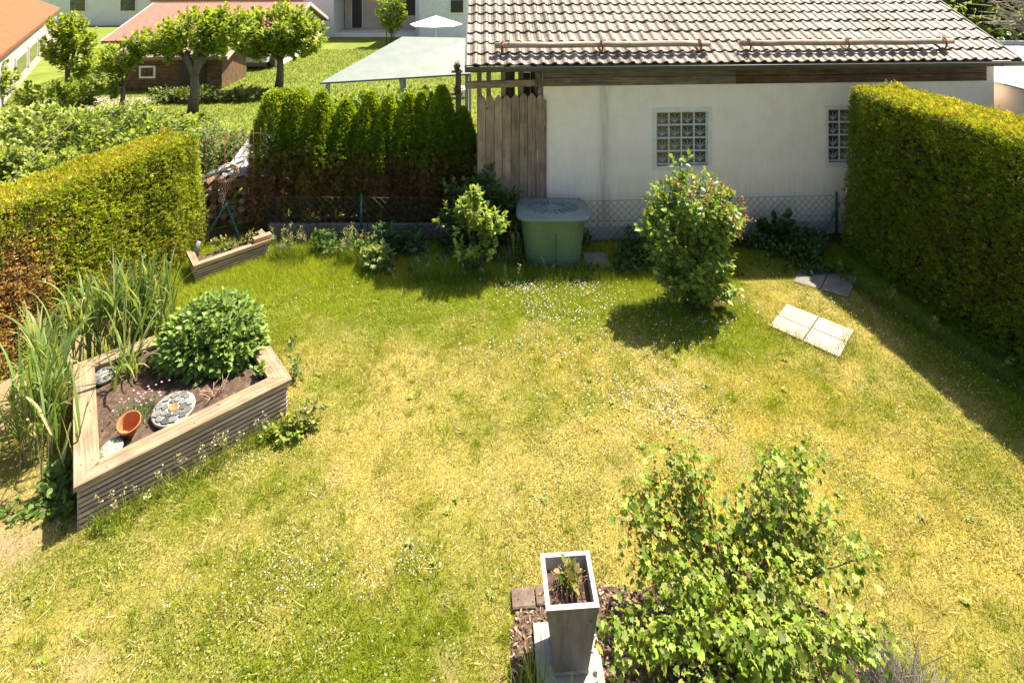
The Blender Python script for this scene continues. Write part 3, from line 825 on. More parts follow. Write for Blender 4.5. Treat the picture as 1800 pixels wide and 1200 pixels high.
for z in (.5, 1.6): board('rail', gp(-1.0, .0, z), gp(-.0, .0, z), .09, .03, M_PLANK, pf, up=GN)
# brown boards stored behind
for i, (u, w, h) in enumerate([(-.48, .16, 2.4), (-.24, .2, 2.36), (-.06, .14, 2.45)]):
    b = board('stored_board', gp(u, .75+.06*i, 0), gp(u+.02, .8+.06*i, h), w, .03, M_BROWNBOARD, None, up=GN)
    tag(b, ['narrow reddish board leaning left behind the plank fence', 'wide reddish board leaning mid-way behind the plank fence', 'reddish board leaning behind the plank fence nearest the garage wall'][i], 'board', 'boards stored behind the plank fence')

# ------------------------------------------------------------------ flat felt roof beside the garage
fr = thing('flat_roof_garage', (8.2, 8.5, 0), 'flat roofed garage with pale grey roofing felt strips, right of the tiled garage', 'garage')
MB().box((10.3, 9.7, 1.1), (5.0, 5.6, 2.3)).build('wall', M_PLASTER, fr)
M_FELT = noisy('roofing_felt', [(.3, (.27, .265, .255)), (.7, (.36, .355, .345))], 25, bump=.4, bscale=150, rough=.95, rnd=(.94, 1.05))[0]
for i in range(6):
    y0 = 6.85+i*.96
    MB().box((10.3, y0+.49, 2.28+.006*(i % 2)), (5.2, .985, .02)).build('felt_strip', M_FELT, fr)
MB().box((10.3, 12.6, 2.33), (5.2, .12, .13), ch=.01).build('roof_edge', M_FELT, fr)

# ------------------------------------------------------------------ chain link fence
cf = thing('chain_link_fence', (-3.75, 8.56, 0), 'low green chain-link fence along the curb and the garage wall', 'fence')
path = [Vector((-3.75, 8.56, 0)), Vector((-.3, 8.5, 0)), Vector((.45, 8.37, 0)), Vector((5.0, 8.61, 0))]
wm = MB(); Hf = .64; st_ = .107
for a, b in zip(path[:-1], path[1:]):
    L = (b-a).length; d = (b-a)/L
    def q(u, z): return a+d*u+Vector((0, 0, z))
    s_ = -Hf*.95
    while s_ < L:
        for sg in (0, 1):
            u0, u1, z0, z1 = s_, s_+Hf*.95, .02, Hf
            if sg: z0, z1 = z1, z0
            t0 = max(0, (0-u0)/(u1-u0)); t1 = min(1, (L-u0)/(u1-u0))
            if t1 > t0:
                wm.tube([q(u0+(u1-u0)*t0, z0+(z1-z0)*t0), q(u0+(u1-u0)*t1, z0+(z1-z0)*t1)], .0029, 3, cap=False)
        s_ += st_
    for z in (.06, .33, Hf-.005): wm.tube([q(0, z), q(L, z)], .0026, 3, cap=False)
w_ = wm.build('wire_mesh', M_WIRE, cf); w_['kind'] = 'stuff'
for p in [(-2.29, 8.56), (-.28, 8.53), (1.0, 8.42), (3.1, 8.53), (4.98, 8.64)]:
    MB().tube([(p[0], p[1], 0), (p[0], p[1], .66)], .019, 8).tube([(p[0], p[1], .66), (p[0], p[1], .675)], [.022, .012], 8).build('post', M_GREENPOST, cf)
for a, b in (((4.55, 8.36, 0), (5.0, 8.6, .52)), ((5.08, 8.03, 0), (5.0, 8.3, .42)), ((-4.0, 8.35, 0), (-4.45, 8.75, .5)), ((-4.6, 8.3, 0), (-4.4, 8.75, .5))):
    MB().tube([a, b], .017, 8).build('brace', M_GREENPOST, cf)

# ------------------------------------------------------------------ rain water tub
def rrect(hx, hy, ex, n=56):
    r = []
    for k_ in range(n):
        t = 2*math.pi*k_/n; c, s_ = math.cos(t), math.sin(t)
        r.append((hx*abs(c)**(2/ex)*(1 if c > 0 else -1), hy*abs(s_)**(2/ex)*(1 if s_ > 0 else -1)))
    return r
def loft(rings, mi=0, cap0=True, cap1=True):
    m = MB(); n = len(rings[0]); vs = [p for r in rings for p in r]; fs = []
    for i in range(len(rings)-1):
        for k_ in range(n): fs.append([i*n+k_, i*n+(k_+1) % n, (i+1)*n+(k_+1) % n, (i+1)*n+k_])
    m.add(vs, fs, mi, True)
    if cap0: m.add(rings[0], [list(range(n))[::-1]], mi)
    if cap1: m.add(rings[-1], [list(range(n))], mi)
    return m
M_TUB = noisy('green_tub_plastic', [(.3, (.085, .14, .075)), (.6, (.125, .185, .1)), (.8, (.165, .225, .135))], 3, 5, rough=.5, bump=.1, stretch=(1, 1, .35))[0]
M_LID = noisy('teal_lid_plastic', [(.3, (.1, .14, .14)), (.7, (.145, .19, .19))], 4, 5, rough=.38, bump=.08, spec=.5)[0]
M_SEAM = plain('tub_groove', (.05, .1, .06), .6)
tub = thing('rain_tub', (.57, 7.9, 0), 'green plastic rain water tub with ribbed sides and a grey-green lid', 'rain tub')
tub.rotation_euler = (0, 0, R(-1))
TMx = Matrix.Translation((.57, 7.9, 0)) @ Matrix.Rotation(R(-1), 4, 'Z')
def ring(hx, hy, z, ex=4): return [(a, b, z) for a, b in rrect(hx, hy, ex)]
rings = []
zz = [0, .003, .03, .1, .15, .168, .172, .175, .183, .186, .19, .21, .28, .297, .302, .305, .313, .316, .32, .34, .41, .427, .432, .435, .443, .446, .45, .47, .54, .557, .562, .565, .573, .576, .58, .6, .7]
for z in zz:
    f_ = z/.7
    hx, hy = .37+.085*f_, .205+.085*f_
    g_ = .007 if any(abs(z-c) < .005 for c in (.179, .309, .439, .569)) else 0
    rings.append(ring(hx-g_, hy-g_, z, 3.2))
loft(rings).build('tub_body', M_TUB, tub, TMx)
loft([ring(.455, .29, .69, 3.6), ring(.475, .308, .7, 3.8), ring(.475, .308, .728, 3.8), ring(.455, .29, .733, 3.8)]).build('rim', M_TUB, tub, TMx)
sp = MB().tube([(.03, -.318+.03, .02), (.03, -.296, .28), (.03, -.288, .5), (.03, -.278, .54)], [.014, .012, .006, .002], 6)
sp.build('seam', M_SEAM, tub, TMx)
for i in range(9):
    pass
lidm = loft([ring(.5, .335, .715, 5), ring(.512, .345, .722, 5), ring(.512, .345, .745, 5), ring(.5, .334, .757, 5), ring(.478, .314, .759, 5), ring(.468, .304, .75, 5), ring(.455, .292, .757, 5), ring(.42, .26, .768, 5), ring(.3, .17, .772, 4)])
lid = lidm.build('lid', M_LID, tub, TMx)
ry = []
for k_ in range(20):
    t = 2*math.pi*k_/20+.16
    c, s_ = math.cos(t), math.sin(t)
    r0 = Vector((.17*c, .085*s_, .772)); r1 = Vector((.345*c+.03*(1 if c > 0 else -1)*abs(c), .205*s_, .766))
    d = (r1-r0); y_ = Vector((-d.y, d.x, 0)).normalized()
    m = MB()
    w0, w1 = .016, .009
    vs = [r0-y_*w0, r0+y_*w0, r1+y_*w1, r1-y_*w1]
    top_ = [v.lerp((r0+r1)/2, .12)+Vector((0, 0, .024)) for v in vs]
    vs = [v-Vector((0, 0, .004)) for v in vs]
    m.add(vs+top_, [[0, 1, 5, 4], [1, 2, 6, 5], [2, 3, 7, 6], [3, 0, 4, 7], [4, 5, 6, 7]])
    m.build('ray_rib', M_LID, lid, TMx)

# ------------------------------------------------------------------ paving slabs
def slab(poly, z0, z1, mat, label, group=None):
    c = Vector((sum(p[0] for p in poly)/len(poly), sum(p[1] for p in poly)/len(poly), 0))
    m = MB(); n = len(poly); i_ = .006
    lo = [Vector((p[0], p[1], z0))-c for p in poly]; md = [Vector((p[0], p[1], z1-i_))-c for p in poly]
    tp = [Vector((p[0], p[1], z1))*1.0-c for p in poly]; tp = [Vector((t.x*(1-.02), t.y*(1-.02), t.z)) for t in tp]
    m.add(lo+md+tp, [[i, (i+1) % n, n+(i+1) % n, n+i] for i in range(n)]+[[n+i, n+(i+1) % n, 2*n+(i+1) % n, 2*n+i] for i in range(n)]+[list(range(2*n, 3*n)), list(range(n))[::-1]])
    o = m.build('paving_slab', mat, None, Matrix.Translation(c))
    return tag(o, label, 'paving slab', group)
def lerp2(a, b, t): return (a[0]+(b[0]-a[0])*t, a[1]+(b[1]-a[1])*t)
def quad(P, s0, s1, t0, t1):
    A_, B_, C_, D_ = P
    f = lambda s_, t: lerp2(lerp2(A_, B_, s_), lerp2(D_, C_, s_), t)
    q = [f(s0, t0), f(s1, t0), f(s1, t1), f(s0, t1)]
    a = sum(q[i][0]*q[(i+1) % 4][1]-q[(i+1) % 4][0]*q[i][1] for i in range(4))
    return q if a > 0 else q[::-1]
for (s0, s1, t0, t1, lb) in [(0, .49, 0, .53, 'pale paving slab farthest left-back of the sunlit four in the lawn'), (0, .49, .545, 1, 'pale paving slab at the left-front of the sunlit four in the lawn'),
                             (.505, 1, 0, .47, 'pale paving slab at the right-back of the sunlit four in the lawn'), (.505, 1, .485, 1, 'pale paving slab nearest the viewer of the sunlit four in the lawn')]:
    slab(quad(SLABA, s0, s1, t0, t1), -.03, .025, M_PALESLAB, lb, 'pale paving slabs in the lawn')
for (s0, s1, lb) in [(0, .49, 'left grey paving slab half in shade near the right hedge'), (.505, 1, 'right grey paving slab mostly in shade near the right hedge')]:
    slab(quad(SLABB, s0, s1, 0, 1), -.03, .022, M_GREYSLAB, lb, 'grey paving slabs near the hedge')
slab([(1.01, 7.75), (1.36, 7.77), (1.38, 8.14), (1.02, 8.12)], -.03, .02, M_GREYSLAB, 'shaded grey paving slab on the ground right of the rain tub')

# ------------------------------------------------------------------ big raised bed
def raised_bed(label, corners, top, nsl, cap_w, sides, soil_z, caps, group='raised beds with slatted sides'):
    cx = sum(c[0] for c in corners)/4; cy = sum(c[1] for c in corners)/4
    root = thing('raised_bed', (cx, cy, 0), label, 'raised bed', group)
    V2 = [Vector((c[0], c[1], 0)) for c in corners]; ctr = Vector((cx, cy, 0))
    n = 4
    inn = []
    for i in range(4):
        a, b, c = V2[i-1], V2[i], V2[(i+1) % 4]
        d1 = (b-a).normalized(); d2 = (c-b).normalized()
        n1 = Vector((-d1.y, d1.x, 0)); n2 = Vector((-d2.y, d2.x, 0))
        if n1.dot(ctr-b) < 0: n1 = -n1
        if n2.dot(ctr-b) < 0: n2 = -n2
        bis = (n1+n2).normalized(); inn.append((b, bis/ max(bis.dot(n1), .3)))
    def ins(i, w): return inn[i % 4][0]+inn[i % 4][1]*w
    ct = .042
    for i in range(4):
        a, b = i, (i+1) % 4
        if i in caps:
            # mitred cap board in its own frame
            p = [ins(a, 0), ins(b, 0), ins(b, cap_w), ins(a, cap_w)]
            d = (p[1]-p[0]).normalized(); mid = (p[0]+p[1]+p[2]+p[3])/4; mid.z = top-ct/2
            p = [q+d*s_*.0015 for q, s_ in zip(p, (1, -1, -1, 1))]
            M = Matrix((d, Vector((-d.y, d.x, 0)), Vector((0, 0, 1)))).transposed().to_4x4(); M.translation = mid; inv = M.inverted()
            lo = [inv @ Vector((q.x, q.y, top-ct)) for q in p]; hi = [inv @ Vector((q.x, q.y, top)) for q in p]
            if (lo[1]-lo[0]).cross(lo[2]-lo[1]).z < 0: lo = lo[::-1]; hi = hi[::-1]
            md = [v.copy() for v in hi]; 
            for v in md: v.z -= .004
            hi = [Vector((v.x*.997, v.y*.96, v.z)) for v in hi]
            MB().add(lo+md+hi, [[k_, (k_+1) % 4, 4+(k_+1) % 4, 4+k_] for k_ in range(4)]+[[4+k_, 4+(k_+1) % 4, 8+(k_+1) % 4, 8+k_] for k_ in range(4)]+[[8, 9, 10, 11], [3, 2, 1, 0]]).build('cap_board', M_CAP, root, M)
        if i in sides:
            hh = (top-ct)/nsl
            o1, o2 = ins(a, .035), ins(b, .035)
            d = (o2-o1).normalized(); nn = (ins(a, .1)-ins(a, .0)); nn = Vector((-d.y, d.x, 0)); nn = nn if nn.dot(ctr-o1) > 0 else -nn
            for s_ in range(nsl):
                z = hh*(s_+.5)-.005
                board('slat', o1+Vector((0, 0, z))+nn*random.uniform(-.002, .002), o2+Vector((0, 0, z)), hh-.013, .02, M_SLAT, root, up=-nn, ch=.005)
            board('backing_board', ins(a, .066)+Vector((0, 0, (top-ct)/2-.02)), ins(b, .066)+Vector((0, 0, (top-ct)/2-.02)), top-ct-.02, .02, M_BROWNBOARD, root, up=-nn)
    # soil
    pts = [ins(i, .078) for i in range(4)]
    m = MB(); N_ = 26; vs = []
    for j in range(N_+1):
        for k_ in range(N_+1):
            p = pts[0].lerp(pts[1], k_/N_).lerp(pts[3].lerp(pts[2], k_/N_), j/N_)
            vs.append((p.x, p.y, soil_z+.05*(float(fbm(p.x, p.y, 5, 200))-.5)+.02*random.uniform(-.5, .5)))
    m.add(vs, [[j*(N_+1)+k_, j*(N_+1)+k_+1, (j+1)*(N_+1)+k_+1, (j+1)*(N_+1)+k_] for j in range(N_) for k_ in range(N_)], 0, True)
    m.build('soil', M_SOIL, root)
    return root
raised_bed('large square raised bed with pale mitred cap boards, planted with mint', BED1, .36, 8, .165, (0, 1, 2, 3), .285, (0, 1, 2, 3))
BED2 = [(-4.154, 7.343), (-3.432, 8.051), (-3.72, 8.36), (-4.47, 7.72)]
raised_bed('small raised bed with slatted front in the back left corner, red brick on its rim', BED2, .25, 6, .085, (0, 1, 3), .17, (0, 1, 3))
big = [o_ for o_ in bpy.data.objects if o_.name.startswith('cap_board')][:4]
for o_ in big:
    w_ = wmat(o_); xs_ = [v.co.x for v in o_.data.vertices]; hx = max(xs_); hz = max(v.co.z for v in o_.data.vertices)
    for a_ in (-hx+.2, 0, hx-.2):
        for b__ in (-.035, .035):
            MB().lathe([(0, -.002), (.0075, -.002), (.0065, .0015), (0, .001)], 8, w_ @ Matrix.Translation((a_, b__, hz))).build('screw', M_RUST, o_)
# red brick on the rim of the small bed
bm_ = MB().box((0, 0, 0), (.24, .09, .065), ch=.006)
tag(bm_.build('brick', M_BRICK, None, Matrix.Translation((-3.56, 8.02, .2845)) @ Matrix.Rotation(R(44), 4, 'Z')), 'red brick lying on the rim of the small raised bed', 'brick')
pp = MB().tube([(-4.34, 7.72, .05), (-4.33, 7.74, .3), (-4.31, 7.76, .36)], .03, 10)
tag(pp.build('pipe', plain('grey_plastic_pipe', (.2, .2, .21), .5)), 'short grey pipe standing in the corner of the small raised bed', 'pipe')
px = MB().tube([(-3.42, 8.12, .06), (-3.3, 8.2, .06)], .055, 12)
tag(px.build('pipe', plain('dark_plastic_pipe', (.1, .1, .1), .5)), 'short dark pipe lying beside the right end of the small raised bed', 'pipe')

# pots and ornaments in the big bed
tp = thing('terracotta_pot', (-3.19, 4.66, .29), 'empty orange terracotta pot tilted in the soil of the large raised bed', 'pot')
Mt = Matrix.Translation((-3.195, 4.70, .372)) @ Matrix.Rotation(R(24), 4, Vector((1, .55, 0))) @ Matrix.Translation((0, 0, -.03)) @ Matrix.Scale(.82, 4)
MB().lathe([(0, -.05), (.062, -.05), (.066, -.04), (.088, .075), (.1, .078), (.104, .085), (.106, .112), (.101, .118), (.095, .113), (.085, .06), (.064, -.025), (0, -.028)], 32, Mt).build('bowl', M_TERRA, tp)
M_PLAST = plain('dull_plaster', (.3, .285, .26), .8)
md = thing('mosaic_disc', (-2.975, 4.93, .3), 'round white plaster disc set with grey stones, leaning in the large raised bed', 'garden ornament')
Md = Matrix.Translation((-2.965, 4.935, .325)) @ Matrix.Rotation(R(9), 4, Vector((1, .4, 0))) @ Matrix.Scale(.84, 4)
MB().lathe([(0, -.02), (.18, -.02), (.198, -.01), (.2, .01), (.192, .02), (.06, .02), (0, .02)], 40, Md).build('plaster_base', M_PLAST, md)
M_STONE = noisy('grey_stone', [(.3, (.06, .06, .06)), (.7, (.16, .16, .155))], 12, bump=.4, rough=.8, rnd=(.5, 1.5))[0]
MB().lathe([(0, .021), (.03, .022), (.036, .032), (.044, .034), (.048, .018)], 20, Md).build('centre_cup', M_TERRA, md)
for ring_r, cnt, sz in ((.088, 8, .044), (.15, 12, .048)):
    for k_ in range(cnt):
        t = 2*math.pi*(k_+random.uniform(-.2, .2))/cnt
        nn = random.choice((4, 5, 6)); rs = sz*random.uniform(.8, 1.08)
        poly = [(rs*random.uniform(.75, 1.1)*math.cos(2*math.pi*j/nn), rs*random.uniform(.65, 1)*math.sin(2*math.pi*j/nn)) for j in range(nn)]
        m = MB().prism(poly, 0, .012+random.uniform(0, .006))
        m.build('stone', M_STONE, md, Md @ Matrix.Translation((ring_r*math.cos(t), ring_r*math.sin(t), .018)) @ Matrix.Rotation(t+1.57, 4, 'Z'))
pq = thing('plaque', (-3.24, 4.56, .3), 'small grey-green round plaque with a ring of pale dots beside the terracotta pot', 'garden ornament')
Mp = Matrix.Translation((-3.235, 4.545, .318)) @ Matrix.Rotation(R(14), 4, 'X')
MB().lathe([(0, -.015), (.08, -.015), (.084, 0), (.08, .012), (0, .012)], 28, Mp).build('disc', plain('grey_green_stone', (.24, .28, .24), .7), pq)
for k_ in range(10):
    t = 2*math.pi*k_/10
    MB().lathe([(.011, 0), (.008, .006), (0, .007)], 8, Mp @ Matrix.Translation((.055*math.cos(t), .055*math.sin(t), .012))).build('dot', plain('pale_dot', (.5, .5, .25), .6) if k_ == 0 else bpy.data.materials['pale_dot'], pq)
sm = thing('mosaic_disc', (-3.95, 5.32, .3), 'pebble mosaic disc half hidden under the reeds in the back corner of the large bed', 'garden ornament')
Ms = Matrix.Translation((-3.86, 5.33, .33)) @ Matrix.Rotation(R(8), 4, 'X')
MB().lathe([(0, -.02), (.09, -.02), (.095, .01), (0, .02)], 24, Ms).build('plaster_base', M_PLAST, sm)
for k_ in range(9):
    t = 2*math.pi*k_/9
    MB().lathe([(.03, 0), (.022, .012), (0, .016)], 7, Ms @ Matrix.Translation((.062*math.cos(t), .062*math.sin(t), .01))).build('stone', M_STONE, sm)

# ------------------------------------------------------------------ plants: generic shrub
def shrub(name, label, cat, base, blobs, ntw, lpt, tmpl, size, pal, mat, twig=.16, nstem=9, stem_r=.012, young=None, droop=.1, spread=.08, group=None, holes=.0, seed=0, flat=.75, shell=.45, singles=0):
    root = thing(name, base, label, cat, group)
    B = np.array(base, float)
    bl = np.array(blobs, float)
    vol = bl[:, 3]*bl[:, 4]*bl[:, 5]; pr = vol/vol.sum()
    ids = rng.choice(len(bl), ntw, p=pr)
    d = rdir(ntw); rad = (shell+(1-shell)*rng.random(ntw)**.6)
    T = bl[ids, :3]+d*rad[:, None]*bl[ids, 3:6]
    if holes:
        k = fbm(T[:, 0]+T[:, 1], T[:, 2]+.5*T[:, 1], 4.5, seed+300) > holes
        T = T[k]; ids = ids[k]; d = d[k]
    T = T[T[:, 2] > base[2]+.02] if False else T
    m = len(T)
    dirs = unit(unit(T-B)*.8+d*.6+np.array((0, 0, .35)))
    st = MB()
    order = rng.permutation(m)
    for i in order[:nstem]:
        p0 = B+np.array((rng.normal(0, spread), rng.normal(0, spread), 0)); p1 = T[i]
        mid = p0*.5+p1*.5+np.array((rng.normal(0, .03), rng.normal(0, .03), .06))
        st.tube([p0, p0*.7+p1*.3+np.array((0, 0, .05)), mid, p1], [stem_r, stem_r*.8, stem_r*.6, stem_r*.2], 5)
    for i in range(m):
        p1 = T[i]; p0 = p1-dirs[i]*twig*1.15
        st.tube([p0, p1], [.0028, .0012], 3, cap=False)
    st.build('stems', M_STEM, root)
    t = np.tile(np.linspace(0, 1, lpt), m)
    own = np.repeat(np.arange(m), lpt)
    n = len(own)
    P = T[own]-dirs[own]*(t*twig)[:, None]
    side = unit(np.cross(dirs[own], rdir(n)))
    A = dirs[own]*(.9-.8*t)[:, None]+side*(.35+.6*t)[:, None]+np.array((0, 0, -droop))*1.0
    N = rdir(n)*(1-flat)+np.array((0, 0, 1.))*flat+unit(T[own]-bl[ids[own], :3])*.35
    C = pick(pal, n, .16)
    if young is not None:
        w = (np.clip(1-t*2.2, 0, 1)*rng.random(n))[:, None]; C = C*(1-w)+np.array(young)*w
    S = rng.uniform(.65, 1.2, n)*size
    if singles:
        # leaves nearest the viewer become objects of their own
        cl = np.argsort(P[:, 1]-.35*P[:, 2])[:singles]
        rest_ = np.setdiff1d(np.arange(n), cl)
        V0, F0 = tmpl
        meshes = []
        for q in range(6):
            cc = pick(pal, 1, .12)
            meshes.append(rawmesh('leaf', np.array(V0, float), np.array(F0), np.repeat(cc, len(V0), 0)*VTONE[len(V0)][:, None], mat))
        for i in cl:
            a = Vector(A[i]).normalized(); nn = Vector(N[i]); xx = a.cross(nn).normalized(); zz_ = xx.cross(a)
            M = Matrix((xx, a, zz_)).transposed().to_4x4() @ Matrix.Scale(float(S[i]), 4); M.translation = Vector(P[i])
            place('leaf', meshes[i % 6], root, M)
        o = cloud('foliage', tmpl, P[rest_], A[rest_], N[rest_], S[rest_], C[rest_], mat, root); o['kind'] = 'stuff'
    else:
        cloud('foliage', tmpl, P, A, N, S, C, mat, root)
    return root, T, dirs

# lilac-like bush in the middle of the back lawn
root, T, D = shrub('flowering_bush', 'rounded green bush with brown faded flower heads standing alone on the lawn before the garage', 'bush', (2.25, 6.98, 0),
   [(2.2, 6.92, 1.25, .55, .42, .42), (2.47, 6.92, 1.1, .36, .36, .42), (1.88, 6.88, 1.02, .36, .36, .42), (2.2, 6.85, .62, .56, .42, .44), (2.4, 6.85, .3, .38, .3, .25), (1.63, 6.88, 1.08, .2, .2, .16), (2.02, 6.95, 1.62, .2, .16, .22), (2.12, 6.95, 1.82, .1, .09, .1), (1.95, 6.8, .4, .3, .25, .25)],
   760, 9, T_OVATE, .074, [(.15, .24, .045), (.19, .28, .055), (.25, .34, .08), (.12, .19, .035)], M_GLOSSY, .17, 16, .013, (.3, .34, .06), .25, .1, holes=.4, seed=1, flat=.6)
for c in [(2.0, 1.5), (2.15, 1.58), (2.35, 1.58), (2.48, 1.52), (2.6, 1.45), (2.72, 1.35), (2.76, 1.2), (2.52, 1.3), (2.4, 1.42), (2.65, 1.12), (2.3, 1.36), (2.15, 1.4), (2.7, .98)]:
    cx, cz = c[0]-.03, c[1]; cy = 6.88-random.uniform(.1, .36); n = 50
    h_ = rng.random(n); r_ = .04*(1-h_)
    P = np.stack([cx+rng.normal(0, 1, n)*r_, cy+rng.normal(0, 1, n)*r_, cz+h_*.13], 1)
    cloud('faded_flower_head', T_QUAD, P, np.stack([rng.normal(0, 1, n), rng.normal(0, 1, n), np.full(n, .8)], 1), rng.normal(size=(n, 3)), rng.uniform(.014, .026, n), pick([(.36, .2, .09), (.45, .28, .13), (.22, .12, .06)], n, .2), M_LEAF, root)['kind'] = 'stuff'

# young sunlit shrub left of the tub and the dark shrub behind it
shrub('young_shrub', 'bright green young shrub in sun, left of the rain tub', 'bush', (-.52, 7.6, 0),
   [(-.56, 7.45, .93, .3, .2, .2), (-.82, 7.45, .85, .22, .17, .17), (-.26, 7.45, .82, .25, .17, .18), (-.6, 7.42, .45, .22, .15, .14), (-.3, 7.42, .42, .2, .15, .12), (-.46, 7.45, 1.14, .13, .12, .12), (-.7, 7.42, .62, .14, .12, .1), (-.35, 7.42, .6, .12, .1, .1)],
   210, 9, T_OVATE, .078, [(.26, .34, .07), (.33, .4, .1), (.21, .29, .05)], M_LEAF, .13, 6, .008, (.42, .46, .14), .15, .05, holes=.4, seed=2)
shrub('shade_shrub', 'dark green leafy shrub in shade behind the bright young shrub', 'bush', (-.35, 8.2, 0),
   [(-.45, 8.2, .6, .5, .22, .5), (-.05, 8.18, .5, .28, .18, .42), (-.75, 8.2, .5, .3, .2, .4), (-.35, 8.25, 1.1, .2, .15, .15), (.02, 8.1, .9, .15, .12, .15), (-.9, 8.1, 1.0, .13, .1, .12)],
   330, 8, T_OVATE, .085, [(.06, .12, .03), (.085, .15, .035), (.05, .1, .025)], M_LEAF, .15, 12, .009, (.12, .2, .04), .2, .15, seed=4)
shrub('wall_plant', 'dark lobed-leaf plant growing at the foot of the garage wall behind the fence', 'plant', (3.95, 8.42, 0),
   [(3.78, 8.3, .36, .17, .12, .17), (4.08, 8.3, .36, .16, .12, .15), (3.95, 8.25, .15, .25, .12, .15)],
   42, 6, T_LOBED, .085, [(.07, .13, .03), (.05, .1, .025)], M_LEAF, .12, 8, .006, None, .2, .05, seed=5)
shrub('low_perennial', 'pale green low perennial with rounded leaves at the lawn edge below the green fence post', 'plant', (-1.83, 7.78, 0),
   [(-1.85, 7.68, .2, .24, .2, .17), (-1.7, 7.62, .14, .16, .14, .13)],
   90, 7, T_LOBED, .06, [(.2, .27, .09), (.27, .33, .13), (.15, .22, .06)], M_LEAF, .1, 6, .004, (.36, .42, .16), .1, .05, seed=6)
shrub('low_perennial', 'blue-green low perennial in shade right behind the pale one', 'plant', (-1.8, 8.15, 0),
   [(-1.8, 8.05, .28, .3, .16, .2), (-1.4, 8.0, .2, .2, .14, .16)],
   80, 7, T_LOBED, .06, [(.07, .14, .06), (.09, .17, .07)], M_LEAF, .1, 6, .004, None, .1, .05, seed=7)

# mint in the big bed
shrub('mint_plant', 'dense dome of bright green mint in the large raised bed', 'plant', (-3.0, 5.6, .28),
   [(-3.0, 5.68, .46, .49, .4, .4), (-2.82, 5.62, .38, .34, .32, .3), (-3.2, 5.62, .42, .33, .32, .32), (-2.98, 5.55, .38, .42, .3, .28)],
   1150, 7, T_OVATE, .062, [(.17, .255, .055), (.215, .31, .075), (.135, .215, .05)], M_LEAF, .09, 10, .005, (.27, .36, .09), .3, .12, seed=8, flat=.6, shell=.84, singles=150)

# currant bush, bottom right: canes with lobed leaves
def currant():
    root = thing('currant_bush', (1.4, 3.5, 0), 'big currant bush with lobed yellow-green leaves and a few red berries in the lower right', 'bush')
    B = np.array((1.4, 3.52, 0.0))
    tg = [(1.1, 3.95, .88), (1.22, 3.92, .9), (1.0, 3.9, .74), (1.3, 3.98, .5), (1.42, 3.8, .42), (1.56, 3.85, .48), (.72, 3.75, .66), (.86, 3.8, .7), (1.15, 3.75, .6), (.78, 3.6, .5),
          (2.1, 3.92, .92), (2.02, 3.95, .8), (1.8, 3.95, .84), (1.9, 3.85, .62), (2.2, 3.8, .58), (1.78, 3.75, .5), (2.0, 3.7, .45),
          (2.36, 3.64, .45), (.55, 3.3, .38), (.62, 3.2, .3), (.85, 3.25, .42), (1.05, 3.2, .5), (1.25, 3.12, .52), (1.45, 3.1, .5), (1.65, 3.15, .48), (1.85, 3.2, .42), (2.05, 3.25, .38), (2.2, 3.28, .32), (1.3, 2.95, .4), (1.6, 2.95, .38), (1.9, 3.0, .3), (1.0, 3.0, .35), (1.5, 3.25, .42), (1.15, 3.4, .55), (.95, 3.5, .5), (1.75, 3.45, .5)]
    st = MB(); P, A, N, L = [], [], [], []
    berries = []
    for t in tg:
        t = np.array(t); p0 = B+np.array((rng.normal(0, .08), rng.normal(0, .06), 0))
        mid = p0*.45+t*.55+np.array((rng.normal(0, .04), rng.normal(0, .04), .08))
        ctl = [p0, p0*.72+mid*.28+np.array((0, 0, .06)), mid, mid*.4+t*.6, t]
        st.tube(ctl, [.011, .009, .007, .005, .002], 5)
        for j in range(135):
            q = rng.random()**.75
            s_ = .3+.7*q
            i0 = min(int(s_*4), 3); fr_ = s_*4-i0
            p = ctl[i0]*(1-fr_)+ctl[i0+1]*fr_
            off = rng.normal(0, 1, 3)*np.array((.085, .07, .065))*(1.25-.6*s_)
            d = unit(off+np.array((0, -.01, -.01)))
            P.append(p+off); A.append(d*.8+np.array((-.1, -.2, -.35))+rng.normal(0, .4, 3)); N.append(np.array((.25, .05, .95))+rng.normal(0, .4, 3)); L.append(1.0-.35*(s_ > .93))
            if rng.random() < .07: berries.append(p+off*.6+np.array((0, -.02, -.04)))
    st.build('canes', M_STEM, root)
    P, A, N, L = map(np.array, (P, A, N, L)); n = len(P)
    C = pick([(.23, .31, .04), (.28, .35, .055), (.17, .24, .03), (.34, .38, .085), (.26, .33, .06), (.12, .18, .025)], n, .2)
    S = rng.uniform(.026, .052, n)*L*np.where(rng.random(n) < .12, .6, 1.0)
    cl = np.argsort(P[:, 1]-.5*P[:, 2])
    cl = cl[(P[cl, 1] > 3.05)][:290]; rest_ = np.setdiff1d(np.arange(n), cl)
    V0, F0 = T_LOBED
    ms = [rawmesh('leaf', np.array(V0, float), np.array(F0), np.repeat(C[q:q+1], len(V0), 0)*VTONE[len(V0)][:, None], M_LEAF) for q in range(10)]
    for i in cl:
        a = Vector(A[i]).normalized(); nn = Vector(N[i]); xx = a.cross(nn).normalized()
        M = Matrix((xx, a, xx.cross(a))).transposed().to_4x4() @ Matrix.Scale(float(S[i]), 4); M.translation = Vector(P[i])
        place('leaf', ms[i % 10], root, M)
    o = cloud('foliage', T_LOBED, P[rest_], A[rest_], N[rest_], S[rest_], C[rest_], M_LEAF, root); o['kind'] = 'stuff'
    bb = MB()
    for b in berries[:70]:
        for k_ in range(5):
            bb.lathe([(0, -.006), (.0055, -.002), (.0055, .003), (0, .006)], 6, Matrix.Translation(Vector(b)+Vector((random.gauss(0, .008), random.gauss(0, .008), -.012*k_))))
    o = bb.build('berries', M_BERRY, root); o['kind'] = 'stuff'
currant()

